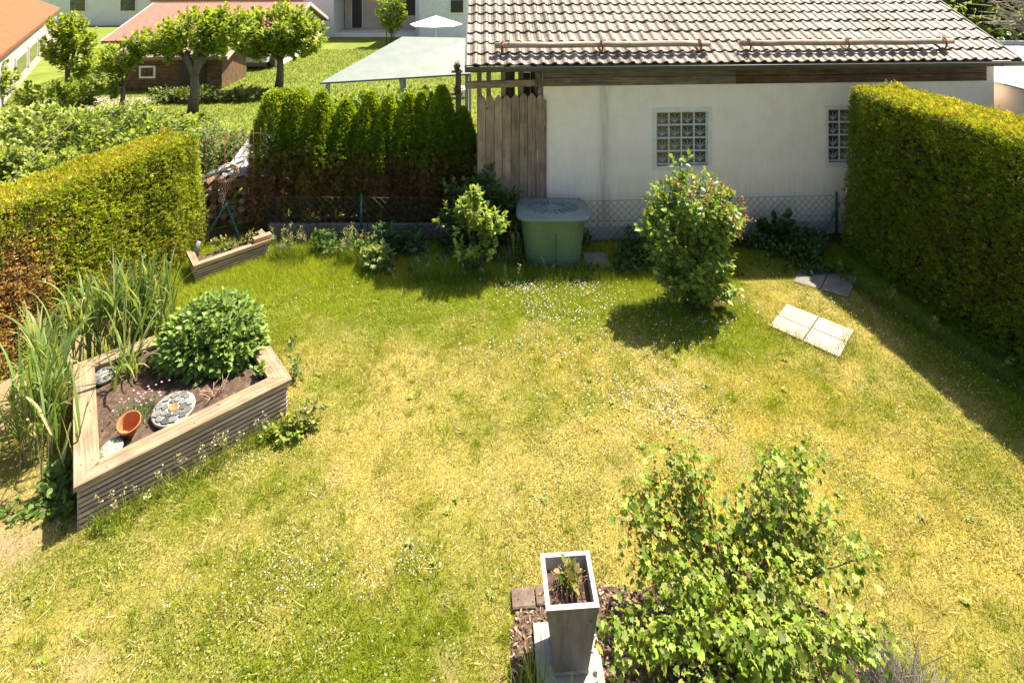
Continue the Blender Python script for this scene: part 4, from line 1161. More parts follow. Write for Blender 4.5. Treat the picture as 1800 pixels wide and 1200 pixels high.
# reeds beside and behind the big bed
def reeds(label, base_pts, hmin, hmax, seed):
    c = np.mean(np.array(base_pts), 0)
    root = thing('reed_clump', (c[0], c[1], 0), label, 'reeds', 'tall reed clumps around the large raised bed')
    st = MB(); V, F, C = [], [], []
    for (bx, by) in base_pts:
        h = random.uniform(hmin, hmax); lx, ly = random.gauss(0, .07), random.gauss(-.02, .07)
        top = Vector((bx+lx, by+ly, h*.82))
        st.tube([(bx, by, -.01), (bx+lx*.5, by+ly*.5, h*.45), top], [.006, .005, .003], 4, cap=False)
        for j in range(random.randint(4, 7)):
            q = random.uniform(.2, .98); p = Vector((bx+lx*q, by+ly*q, h*.82*q))
            az = random.uniform(0, 2*math.pi); Ls = random.uniform(.25, .58); w = random.uniform(.006, .0145)
            el = random.uniform(1.0, 1.5); bend = random.choice((.05, .1, .2, .4, .9, 2.1))*random.uniform(.6, 1.1)
            base = len(V); col = np.array(random.choice([(.15, .23, .06), (.19, .27, .075), (.11, .18, .05), (.22, .29, .1), (.17, .25, .07), (.36, .34, .17)]))*random.uniform(.85, 1.15)
            side = Vector((-math.sin(az), math.cos(az), 0)); pos = p.copy(); e_ = el
            for k_ in range(7):
                ww = w*min(1, .5+k_*.3)*(1-(k_/6)**2.5)+.0006
                V.append(tuple(pos-side*ww)); V.append(tuple(pos+side*ww)); C += [col, col]
                pos = pos+Vector((math.cos(e_)*math.cos(az), math.cos(e_)*math.sin(az), math.sin(e_)))*(Ls/6)
                e_ -= bend/6*(.4+.25*k_)
            for k_ in range(6):
                F.append((base+2*k_, base+2*k_+1, base+2*k_+3)); F.append((base+2*k_, base+2*k_+3, base+2*k_+2))
    st.build('stems', plain('reed_stem_%d' % seed, (.2, .22, .08), .6), root)
    place('blades', rawmesh('blades', np.array(V), np.array(F), np.array(C), M_LEAF), root)
bp1 = []
for i in range(75):
    q = random.random(); bp1.append((-3.78-.55*q+random.gauss(0, .12)-.05, 4.62+.8*q+random.gauss(0, .1)))
bp1 = [b for b in bp1 if not inpoly(np.array([b[0]]), np.array([b[1]]), [(-3.2, 4.1), (-1.9, 5.25), (-3.0, 6.5), (-4.3, 5.45)])[0]]
reeds('tall reeds left of the large raised bed, arching over its cap board', bp1, .65, 1.05, 1)
bp2 = []
for i in range(85):
    q = random.random()*.5; bp2.append((-4.24+1.0*q+random.gauss(0, .09)-.06, 5.62+.78*q+random.gauss(0, .08)+.1))
bp2 = [b for b in bp2 if not inpoly(np.array([b[0]]), np.array([b[1]]), [(-3.2, 4.1), (-1.9, 5.25), (-3.0, 6.45), (-4.3, 5.45)])[0]]
reeds('tall upright reeds behind the large raised bed in front of the hedge', bp2, .75, 1.1, 2)
bp3 = [(-3.72+random.gauss(0, .08), 5.42+random.gauss(0, .08)) for i in range(9)]
reeds('few reed stems growing in the soil of the large raised bed', bp3, .45, .75, 3)

# pink dianthus tuft
dr = thing('dianthus', (-3.27, 4.95, .28), 'grey-green tuft with small pink flowers between pot and mint in the large bed', 'plant')
n = 420
P = np.stack([rng.normal(-3.27, .075, n), rng.normal(4.95, .07, n), np.full(n, .28)], 1)
cloud('foliage', T_BLADE3, P, np.stack([rng.normal(0, .5, n), rng.normal(0, .5, n), np.ones(n)], 1), rng.normal(size=(n, 3)), rng.uniform(.06, .13, n), pick([(.17, .22, .12), (.22, .26, .15)], n), M_LEAF, dr, W=.005)
n = 30
P = np.stack([rng.normal(-3.26, .09, n), rng.normal(4.95, .08, n), rng.uniform(.39, .46, n)], 1)
fl_ = cloud('flowers', T_FLOWER, P, np.tile((0., 1., 0.), (n, 1))+rng.normal(0, .3, (n, 3)), np.tile((0., -.3, 1.), (n, 1)), rng.uniform(.018, .027, n), pick([(.72, .3, .5), (.7, .42, .58)], n, .08), M_PETAL, dr)
fl_['kind'] = 'stuff'
# dry twiggy plant
dt = MB()
for i in range(16):
    a = random.uniform(0, 6.28); r_ = random.uniform(.03, .13)
    p0 = Vector((-2.72+random.gauss(0, .02), 5.14+random.gauss(0, .02), .28)); p1 = p0+Vector((math.cos(a)*r_, math.sin(a)*r_, random.uniform(.04, .1)))
    dt.tube([p0, p0.lerp(p1, .5)+Vector((0, 0, .02)), p1], .0028, 4)
    dt.tube([p0.lerp(p1, .7), p1+Vector((random.gauss(0, .03), random.gauss(0, .03), .02))], .002, 4)
tag(dt.build('dry_twigs', noisy('dry_twig', [(.3, (.3, .19, .13)), (.7, (.45, .31, .22))], 20)[0]), 'dry leafless twiggy plant in front of the mint', 'plant')
shrub('seedling', 'small light green seedling by the right cap board of the large bed', 'plant', (-2.4, 5.36, .27), [(-2.4, 5.36, .36, .05, .05, .05)], 5, 4, T_OVATE, .075, [(.2, .28, .06)], M_LEAF, .04, 3, .003, seed=12)

# tall planter pot
tpz0, tpz1 = .05, .505
po = thing('tall_planter', (.345, 3.43, .05), 'tall square tapering grey planter standing on a pale slab at the bottom', 'planter')
Mpo = Matrix.Translation((.345, 3.43, 0)) @ Matrix.Rotation(R(3.5), 4, 'Z')
M_POT = noisy('brushed_grey_pot', [(.3, (.11, .092, .082)), (.6, (.175, .148, .135)), (.8, (.26, .23, .21))], 5, 6, rough=.55, bump=.1, stretch=(5, 5, .7), spec=.4)[0]
M_RIMP = noisy('pale_pot_rim', [(.3, (.28, .25, .24)), (.7, (.37, .34, .33))], 10, rough=.5, bump=.05)[0]
def sq(h, z): return [(-h, -h, z), (h, -h, z), (h, h, z), (-h, h, z)]
m = MB()
lv = [sq(.098, tpz0), sq(.102, tpz0+.03), sq(.154, tpz1-.004)]
vs = [p for l in lv for p in l]
m.add(vs, [[i*4+k_, i*4+(k_+1) % 4, (i+1)*4+(k_+1) % 4, (i+1)*4+k_] for i in range(2) for k_ in range(4)])
m.build('body', M_POT, po, Mpo)
m = MB(); a = [sq(.155, tpz1-.004), sq(.157, tpz1), sq(.130, tpz1+.001), sq(.122, tpz1-.13)]
vs = [p for l in a for p in l]
m.add(vs, [[i*4+k_, i*4+(k_+1) % 4, (i+1)*4+(k_+1) % 4, (i+1)*4+k_] for i in range(3) for k_ in range(4)])
m.build('rim', M_RIMP, po, Mpo)
m = MB().box((0, 0, tpz0+.012), (.202, .202, .024)); m.build('foot', M_CONC, po, Mpo)
m = MB(); m.add([p for p in sq(.124, tpz1-.075)], [[0, 1, 2, 3]]); m.build('soil', M_SOIL, po, Mpo)
root, T, D = shrub('potted_plant', 'small sprouting plant with dry stalks in the tall grey planter', 'plant', (.355, 3.44, .43), [(.36, 3.43, .5, .06, .06, .045), (.34, 3.47, .5, .05, .06, .04)],
   30, 6, T_OVATE, .05, [(.15, .2, .03), (.22, .25, .05), (.24, .17, .08)], M_LEAF, .07, 6, .003, seed=14)
dd = MB()
for i in range(48):
    p0 = Vector((.35+random.uniform(-.09, .09), 3.44+random.uniform(-.09, .09), .42)); dd.tube([p0, p0+Vector((random.gauss(0, .03), random.gauss(0, .03), random.uniform(.02, .12)))], .0025, 4)
dd.build('dry_stalks', bpy.data.materials['dry_twig'], root)

# slab under the planter, edging stones, mulch
tag(MB().box((0, 0, .015), (.395, .5, .06), ch=.006).build('paving_slab', M_CONC, None, Matrix.Translation((.345, 3.36, 0)) @ Matrix.Rotation(R(3), 4, 'Z')), 'pale slab under the tall grey planter', 'paving slab')
for i, (cx, cy, w, d, lb) in enumerate([(.075, 3.755, .15, .125, 'brown edging stone left of the tall planter'), (.235, 3.775, .15, .12, 'brown edging stone half hidden behind the tall planter')]):
    tag(MB().box((0, 0, .005), (w, d, .05), ch=.008).build('edging_stone', M_BROWNSTONE if 'M_BROWNSTONE' in globals() else noisy('brown_stone', [(.3, (.07, .05, .036)), (.7, (.16, .12, .09))], 15, bump=.5)[0], None, Matrix.Translation((cx, cy, 0)) @ Matrix.Rotation(R(4), 4, 'Z')), lb, 'edging stone', 'edging stones of the mulched border')
mb_ = MB(); mb_.add([(p[0], p[1], .012) for p in MULCH], [list(range(len(MULCH)))[::-1]])
tag(mb_.build('border_soil', M_SOIL), 'mulched soil border around the planter and the currant bush', kind='structure')
n = 7000
x = rng.uniform(-.05, 2.5, n); y = rng.uniform(2.8, 4.0, n); k = inpoly(x, y, MULCH); x, y = x[k], y[k]; n = len(x)
tag(cloud('wood_chips', T_QUAD, np.stack([x, y, rng.uniform(.012, .03, n)], 1), np.concatenate([rng.normal(size=(n, 2)), rng.normal(0, .25, (n, 1))], 1), np.concatenate([rng.normal(0, .35, (n, 2)), np.ones((n, 1))], 1),
   rng.uniform(.015, .05, n), pick([(.3, .2, .13), (.18, .11, .07), (.44, .33, .23), (.1, .065, .045)], n, .2), M_PETAL, W=rng.uniform(.006, .018, n)), 'loose bark mulch on the border soil', kind='stuff')

# lavender bottom right
lv = thing('lavender', (2.2, 3.3, 0), 'grey tangled lavender in the bottom right corner', 'plant')
n = 900
P = np.stack([rng.normal(2.2, .12, n), rng.normal(3.22, .12, n), np.zeros(n)], 1)
cloud('stalks', T_BLADE3, P, np.stack([rng.normal(0, .45, n), rng.normal(0, .45, n), np.ones(n)], 1), rng.normal(size=(n, 3)), rng.uniform(.12, .3, n), pick([(.3, .27, .24), (.38, .34, .33), (.25, .25, .17)], n), M_PETAL, lv, W=.006)

# tall grass tufts with seed heads along edges
def tuft(label, pts, n, smin, smax, pal, lean=.35, heads=0, w=.006):
    pts = np.array(pts, float); c = pts.mean(0)
    root = thing('grass_tuft', (c[0], c[1], 0), label, 'grass tuft')
    k = rng.integers(0, len(pts), n)
    P = np.concatenate([pts[k]+rng.normal(0, .05, (n, 2)), np.zeros((n, 1))], 1)
    cloud('blades', T_BLADE3, P, np.stack([rng.normal(0, lean, n), rng.normal(-.05, lean, n), np.ones(n)], 1), rng.normal(size=(n, 3)), rng.uniform(smin, smax, n), pick(pal, n), M_GRASS, root, W=w)['kind'] = 'stuff'
    if heads:
        hb = MB(); hp = []
        for i in range(heads):
            p = pts[random.randrange(len(pts))]; b = Vector((p[0]+random.gauss(0, .05), p[1]+random.gauss(0, .05), 0))
            t = b+Vector((random.gauss(0, .07), random.gauss(-.02, .07), random.uniform(smax*.9, smax*1.5)))
            hb.tube([b, b.lerp(t, .5)+Vector((0, 0, .02)), t], .0016, 3, cap=False)
            for j in range(22): hp.append(tuple(t-(t-b).normalized()*random.uniform(0, .09)+Vector((random.gauss(0, .012), random.gauss(0, .012), random.gauss(0, .01)))))
        hb.build('stalks', bpy.data.materials['grass_blades'] if False else plain('grass_stalk', (.3, .3, .1), .7) if 'grass_stalk' not in bpy.data.materials else bpy.data.materials['grass_stalk'], root)['kind'] = 'stuff'
        m_ = len(hp); hd = cloud('seed_heads', T_QUAD, np.array(hp), rdir(m_)+np.array((0, 0, .8)), rng.normal(size=(m_, 3)), rng.uniform(.009, .017, m_), pick([(.42, .4, .2), (.5, .46, .27), (.32, .33, .14)], m_), M_GRASS, root); hd['kind'] = 'stuff'
    return root
GP = [(.15, .22, .02), (.2, .26, .035), (.11, .17, .02)]
tuft('grass with seed heads along the slatted front of the large raised bed', [(-3.1+.055*i, 4.2+.05*i) for i in range(19)], 700, .06, .2, GP, .4, 22)
tuft('grass with pale seed heads at the right end of the small raised bed', [(-3.35+.08*i, 8.0-.02*i) for i in range(6)], 420, .12, .34, GP, .3, 24)
tuft('grass with pale seed heads left of the low perennial', [(-2.35+.07*i, 7.85) for i in range(5)], 320, .12, .36, GP, .3, 22)
tuft('rank grass in front of the rain tub and shaded border', [(-1.3+.11*i, 7.42+.06*math.sin(i)) for i in range(24)], 2200, .08, .22, GP, .35, 8)
tuft('yellowing tall grass stalks left of the rain tub', [(.0, 7.8), (.05, 7.72), (-.03, 7.9)], 60, .2, .45, [(.3, .3, .08), (.2, .25, .04)], .25, 4)
tuft('grass blades growing beside the tall planter', [(.1, 3.3), (.13, 3.2), (.12, 3.1), (.3, 3.1), (.36, 3.08)], 150, .12, .3, [(.2, .28, .02), (.26, .33, .03)], .2, 0, .007)
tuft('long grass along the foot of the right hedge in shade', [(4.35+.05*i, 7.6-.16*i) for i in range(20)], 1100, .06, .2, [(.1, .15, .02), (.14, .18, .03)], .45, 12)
tuft('grass fringe around the sunlit paving slabs', [lerp2(SLABA[3], SLABA[2], q/10) for q in range(11)]+[lerp2(SLABA[1], SLABA[2], q/8) for q in range(9)], 420, .05, .15, [(.22, .25, .04), (.36, .31, .11)], .5, 0, .005)

# weeds by the right corner of the large bed
shrub('garden_weed', 'drooping pale yellow weed with seed pods leaning out right of the large raised bed', 'weed', (-2.0, 5.15, 0), [(-1.88, 5.12, .14, .14, .1, .08), (-1.75, 5.18, .2, .12, .06, .05)], 26, 7, T_OVATE, .04, [(.4, .38, .14), (.3, .33, .09), (.2, .26, .05)], M_LEAF, .09, 6, .004, seed=15)
shrub('garden_weed', 'thin upright green weed behind the right cap board of the large bed', 'weed', (-2.22, 5.75, 0), [(-2.22, 5.7, .3, .07, .07, .22), (-2.18, 5.72, .12, .1, .08, .1)], 26, 6, T_OVATE, .035, [(.12, .19, .04), (.17, .23, .06)], M_LEAF, .08, 4, .005, seed=16)
shrub('garden_weed', 'leafy weed at the foot of the right end of the large bed', 'weed', (-1.95, 5.2, 0), [(-1.95, 5.05, .08, .2, .14, .07), (-2.1, 4.98, .07, .15, .1, .06)], 50, 6, T_OVATE, .05, [(.18, .24, .03), (.24, .29, .05)], M_LEAF, .09, 4, .003, seed=17)
# ivy at the shaded left end of the bed
shrub('ivy', 'dark ivy growing in the shade at the left corner of the large raised bed', 'ivy', (-3.45, 4.35, 0), [(-3.52, 4.45, .05, .22, .22, .06), (-3.66, 4.6, .06, .2, .2, .08), (-3.42, 4.25, .04, .12, .1, .04), (-3.8, 4.35, .03, .18, .14, .03)], 150, 6, T_ROUND, .04, [(.07, .13, .02), (.1, .17, .03), (.17, .24, .05)], M_LEAF, .1, 5, .003, seed=18)

# shaded ground cover under the wall with blue flowers
n = 16000
x = rng.uniform(-2.9, 4.6, n); y = rng.uniform(7.55, 8.4, n)
k = (fbm(x, y, 2.2, 400) > .36+.12*(x > 1.4)) & ~(((x-.57)/.5)**2+((y-7.9)/.33)**2 < 1) & ~((x > .98) & (x < 1.4) & (y > 7.7) & (y < 8.16)) & ((x > -1.4) | (y > 7.95))
x, y = x[k], y[k]; n = len(x)
hgt = .06+.3*fbm(x, y, 2.5, 410)*np.clip((y-7.45)/.4, .2, 1)
P = np.stack([x, y, rng.random(n)**.6*hgt], 1)
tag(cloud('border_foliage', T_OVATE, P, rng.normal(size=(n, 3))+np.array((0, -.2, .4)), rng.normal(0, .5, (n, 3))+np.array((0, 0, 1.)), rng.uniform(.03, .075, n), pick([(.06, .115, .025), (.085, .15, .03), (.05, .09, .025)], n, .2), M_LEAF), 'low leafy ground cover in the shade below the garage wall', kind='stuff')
n = 160
x = rng.uniform(-1.4, -.0, n); y = rng.uniform(7.5, 7.85, n)
tag(cloud('blue_flowers', T_FLOWER, np.stack([x, y, rng.uniform(.12, .28, n)], 1), np.tile((0., 1., 0.), (n, 1))+rng.normal(0, .3, (n, 3)), np.tile((0., -.3, 1.), (n, 1)), rng.uniform(.012, .02, n), pick([(.12, .1, .5), (.2, .14, .55)], n, .1), M_PETAL), 'scattered tiny blue flowers in the shaded border', kind='stuff')
# plants inside the small bed
shrub('bed_herbs', 'low yellow-green herbs growing in the small raised bed', 'plant', (-4.0, 7.95, .17), [(-4.05, 7.9, .25, .18, .14, .1), (-3.75, 8.12, .25, .16, .1, .1)], 70, 6, T_OVATE, .04, [(.2, .22, .05), (.13, .18, .04), (.26, .25, .07)], M_LEAF, .08, 4, .003, seed=19)
# leaf litter on the far edge of the bed
# ------------------------------------------------------------------ rusty mesh panel, wood pile and tin roof in the back left corner
mf = thing('rusty_mesh_panel', (-4.7, 8.15, 0), 'rusty steel mesh panel standing between left hedge and thuja row', 'fence')
a0, a1 = Vector((-4.72, 8.16, 0)), Vector((-3.88, 8.72, 0)); d = (a1-a0).normalized(); L = (a1-a0).length
for i in range(9):
    u = i*L/8; MB().tube([a0+d*u+Vector((0, 0, .02)), a0+d*u+Vector((random.gauss(0, .01), 0, 1.62+random.uniform(-.02, .02)))], .0045, 5).build('upright_bar', M_RUST, mf)
for i in range(10):
    z = .08+i*.165; MB().tube([a0+Vector((0, -.007, z)), a1+Vector((0, -.007, z))], .0042, 5).build('cross_bar', M_RUST, mf)
wp = thing('wood_pile', (-4.35, 9.2, 0), 'stacked firewood pile behind the rusty mesh panel', 'wood pile')
for i in range(46):
    row = i // 8; cx = -4.95+(i % 8)*.165+random.uniform(-.03, .03)+.04*(row % 2); z = .07+row*.115
    r_ = random.uniform(.045, .075); nn = random.choice((4, 5, 6)); ln = random.uniform(.3, .45)
    poly = [(r_*random.uniform(.75, 1.2)*math.cos(2*math.pi*j/nn), r_*random.uniform(.6, 1.0)*math.sin(2*math.pi*j/nn)) for j in range(nn)]
    M = Matrix.Translation((cx, 9.1+random.uniform(-.05, .05), z)) @ Matrix.Rotation(R(90), 4, 'X') @ Matrix.Rotation(random.gauss(0, .1), 4, 'Y')
    MB().prism(poly, -ln/2, ln/2).build('firewood', M_PLANK if random.random() < .6 else M_BROWNBOARD, wp, M)
bo = board('top_board', (-4.7, 8.86, .7), (-3.85, 8.95, .72), .14, .05, M_BROWNBOARD, wp, up=(0, -1, .1))
M_SHEET = noisy('weathered_zinc_sheet', [(.3, (.11, .115, .12)), (.55, (.18, .19, .2)), (.75, (.19, .14, .11))], 3, 6, rough=.6, bump=.05)[0]
for i, (x0, x1, z0) in enumerate([(-4.56, -4.12, .84), (-4.15, -3.72, .85)]):
    m = MB(); vs = []; n = 17
    for yy, zz_ in ((8.85, z0), (10.1, z0+.26)):
        for k_ in range(n):
            u = x0+(x1-x0)*k_/(n-1); vs.append((u-.1*(yy > 9), yy, zz_+.018*math.cos(k_*math.pi/2)))
    vs += [(v[0], v[1], v[2]-.003) for v in vs]
    fs = [[k_, k_+1, n+k_+1, n+k_] for k_ in range(n-1)]+[[2*n+n+k_, 2*n+n+k_+1, 2*n+k_+1, 2*n+k_] for k_ in range(n-1)]+[[2*n+k_, 2*n+k_+1, k_+1, k_] for k_ in range(n-1)]
    m.add(vs, fs, 0, False)
    tag(m.build('corrugated_sheet', M_SHEET), ['corrugated metal sheet covering the left half of the wood pile', 'corrugated metal sheet covering the right half of the wood pile'][i], 'metal sheet', 'corrugated sheets on the wood pile')
tag(MB().tube([(-4.9, 8.72, .8), (-4.35, 9.1, 1.0)], .035, 10).build('metal_pipe', M_TIN), 'grey metal pipe lying on the edge of the wood pile cover', 'pipe')
wr = thing('twig_wreath', (-4.25, 8.42, 1.25), 'wreath of dry twigs hanging on the rusty mesh panel', 'wreath')
wv = MB()
for i in range(26):
    t0 = random.uniform(0, 6.28); rr_ = random.uniform(.1, .17); p = []
    for k_ in range(7):
        t = t0+k_*.35; p.append(Vector((-4.22, 8.36, 1.08))+d*math.cos(t)*rr_+Vector((0, -.03+random.gauss(0, .012), math.sin(t)*rr_*.85+random.gauss(0, .006))))
    wv.tube(p, .006, 4)
wv.build('twigs', bpy.data.materials['dry_twig'], wr)
ws = MB()
for i in range(5):
    p0 = Vector((-4.25+.03*i, 8.3, 1.0)); ws.tube([p0, p0+Vector((-.06, -.02, -.18)), p0+Vector((-.02*i, -.02, -.4+.05*i))], .004, 4)
ws.build('loose_ends', bpy.data.materials['dry_twig'], wr)

# ------------------------------------------------------------------ leafy hedge behind the left hedge
shrub('leafy_hedge', 'broad loose leafy hedge beyond the clipped left hedge', 'hedge', (-8, 10.6, 0),
   [(-10.5, 10.7, .7, 1.4, .8, .72), (-9, 10.8, .72, 1.3, .8, .72), (-7.6, 10.9, .75, 1.2, .8, .72), (-6.4, 10.7, .65, 1.0, .8, .65), (-9.4, 9.7, .5, 1.6, .6, .55), (-7.2, 9.8, .5, 1.3, .6, .5)],
   2600, 8, T_OVATE, .1, [(.19, .25, .045), (.25, .31, .06), (.13, .18, .03)], M_LEAF, .22, 30, .02, (.42, .46, .14), .15, 1.6, seed=21, shell=.8)
shrub('pale_shrub', 'loose grey-green shrub behind the rusty mesh panel', 'bush', (-5.2, 9.9, 0),
   [(-5.3, 10.0, .65, .75, .55, .65), (-4.75, 9.95, .75, .5, .4, .5), (-4.5, 10.4, .8, .4, .35, .4)],
   700, 8, T_OVATE, .07, [(.13, .18, .07), (.18, .23, .09), (.1, .15, .05)], M_LEAF, .18, 16, .012, (.3, .33, .14), .1, .4, seed=22, shell=.7)
shrub('side_shrub', 'pale bush at the left edge behind the clipped hedge', 'bush', (-6.95, 6.9, 0), [(-6.85, 6.9, 1.1, .35, .4, .35), (-6.95, 6.9, .6, .4, .4, .5)], 160, 8, T_OVATE, .08, [(.18, .2, .1), (.13, .17, .06)], M_LEAF, .18, 8, .012, seed=23)
shrub('dark_shrub', 'dark large-leaved shrub behind the thuja tips', 'bush', (-1.9, 10.6, 0), [(-2.7, 10.6, 1.0, .6, .45, .75), (-1.75, 10.6, 1.05, .6, .45, .8)], 420, 8, T_OVATE, .12, [(.07, .13, .03), (.1, .17, .04), (.16, .23, .05)], M_GLOSSY, .2, 14, .014, (.26, .33, .06), .15, .35, seed=24, shell=.75)
shrub('low_bush', 'low dark bush at the back of the neighbouring lawn', 'bush', (-9.6, 16.6, 0), [(-10.3, 16.6, .2, .5, .35, .25), (-9.3, 16.7, .2, .9, .35, .25), (-8, 16.9, .18, .7, .35, .2)], 260, 8, T_OVATE, .1, [(.08, .12, .03), (.2, .23, .07), (.13, .17, .04)], M_LEAF, .18, 8, .01, seed=25)

# ------------------------------------------------------------------ trees beyond
def tree(label, base, h_tr, r_tr, blobs, ntw, pal, leaf=.13, seed=0, stubs=False):
    root, T, D = shrub('tree', label, 'tree', base, blobs, ntw, 9, T_OVATE, leaf, pal, M_LEAF, .3, 0, .02, (.34, .38, .05), .15, .1, 'trees in the neighbouring gardens', holes=.38, seed=seed, shell=.55)
    tr = MB(); b = Vector(base)
    top = b+Vector((.05, 0, h_tr))
    tr.tube([b, b.lerp(top, .5)+Vector((.03, 0, 0)), top], [r_tr, r_tr*.8, r_tr*.65], 9)
    for bl in blobs:
        c = Vector(bl[:3]); tr.tube([top-Vector((0, 0, .1)), top.lerp(c, .5)+Vector((0, 0, .1)), c], [r_tr*.5, r_tr*.35, r_tr*.12], 6)
    if stubs:
        for (dx, dz) in ((-.18, .5), (.2, .75), (.25, .4)):
            tr.tube([top-Vector((0, 0, .2)), top+Vector((dx, -.1, dz))], [r_tr*.6, r_tr*.5], 8)
    tr.build('trunk', M_BARK, root)
PT = [(.24, .31, .025), (.3, .37, .035), (.19, .26, .022), (.14, .2, .025)]
tree('round-crowned tree with dark trunk in the middle of the far lawn', (-7.5, 18.1, 0), 1.0, .14, [(-7.5, 18.1, 2.0, 1.25, 1.0, .8), (-6.75, 18.1, 1.75, .8, .7, .65), (-8.3, 18, 1.6, .7, .6, .55)], 900, PT, .15, 31)
tree('thick-trunked pruned tree with bright leaves left of the round tree', (-8.67, 15.3, 0), 1.2, .15, [(-8.6, 15.4, 2.25, .95, .8, .65), (-7.8, 15.5, 2.3, .8, .7, .65), (-9.5, 15.4, 2.0, .6, .5, .45)], 620, PT, .14, 32, True)
tree('loose yellow-green tree before the orange-roofed house', (-12.6, 15.9, 0), 1.1, .09, [(-12.5, 15.9, 2.3, .5, .5, .4), (-12.1, 15.9, 2.0, .4, .4, .4), (-12.7, 15.8, 1.7, .5, .4, .45), (-12.1, 15.9, 1.3, .4, .4, .4)], 330, PT, .13, 33)
tree('small spreading tree before the brown shed', (-10.9, 15.7, 0), .7, .07, [(-10.9, 15.7, 1.5, .6, .5, .4), (-10.3, 15.8, 1.9, .5, .5, .35), (-11.2, 15.6, .9, .5, .4, .4)], 320, PT, .12, 34)
shrub('yellow_bush', 'yellow-green bush at the far left edge before the grey house', 'bush', (-15, 16.2, 0), [(-14.9, 16.2, .7, .6, .5, .6)], 120, 8, T_OVATE, .13, PT, M_LEAF, .25, 6, .015, seed=35)
shrub('yellow_bush', 'wide yellow-green bush before the grey house and the path', 'bush', (-12.4, 15.4, 0), [(-12.9, 15.4, .45, .7, .5, .45), (-11.9, 15.4, .5, .7, .5, .45)], 200, 8, T_OVATE, .12, PT, M_LEAF, .25, 6, .015, seed=36)
shrub('yellow_bush', 'yellow-green hedge bush in front of the pale green shelter roof', 'bush', (-3.3, 12.2, 0), [(-3.6, 12.2, .75, .7, .4, .65), (-2.6, 12.3, .8, .6, .4, .65)], 220, 8, T_OVATE, .1, PT, M_LEAF, .22, 6, .015, seed=37)
shrub('far_bush', 'small green bush by the pale apartment house', 'bush', (-5.8, 27, 0), [(-5.75, 27, 1.6, .8, .6, 1.0)], 110, 8, T_OVATE, .2, PT, M_LEAF, .35, 5, .03, seed=38)
# dark woodland edge, top right
for i, (bx, by, lb) in enumerate([(11.2, 15.0, 'dark tree behind the flat roof, nearest the tiled roof'), (13.6, 15.6, 'dark tree behind the flat roof at the right edge')]):
    tree(lb, (bx, by, 0), 2.2, .2, [(bx, by, 2.8, 1.5, 1.2, 1.3), (bx, by, 4.4, 1.8, 1.4, 1.4), (bx+1.2, by, 1.5, 1, 1, 1.2)], 600, [(.04, .075, .015), (.06, .1, .02), (.03, .055, .012)], .2, 41+i)
shrub('ivy_bush', 'bright leafed bush behind the flat roof at the top right', 'bush', (12.2, 13.4, 0), [(12.4, 13.4, 1.9, 1.4, .5, 1.3), (11.2, 13.4, 1.5, .7, .5, 1.2)], 330, 8, T_OVATE, .13, [(.1, .16, .03), (.17, .23, .05), (.07, .12, .02)], M_GLOSSY, .25, 8, .02, seed=45)
bt = thing('bare_shrub', (12.0, 13.0, 0), 'bare grey twigs of a leafless shrub at the top right', 'shrub')
tb = MB()
for i in range(90):
    p0 = Vector((12.3+random.gauss(0, .3), 13.0, 2.4+random.random())); a = random.uniform(2.0, 3.6)
    p1 = p0+Vector((math.cos(a)*1.2, random.gauss(0, .2), abs(math.sin(a))*.9+.1)); tb.tube([p0, p0.lerp(p1, .5)+Vector((0, 0, .12)), p1], [.014, .009, .004], 4)
for i in range(5): tb.tube([(12+.2*i, 13.0, 0), (12.2+.1*i, 13.0, 2.9)], [.03, .015], 5)
tb.build('twigs', noisy('grey_twig', [(.3, (.2, .16, .13)), (.7, (.33, .28, .24))], 12)[0], bt)

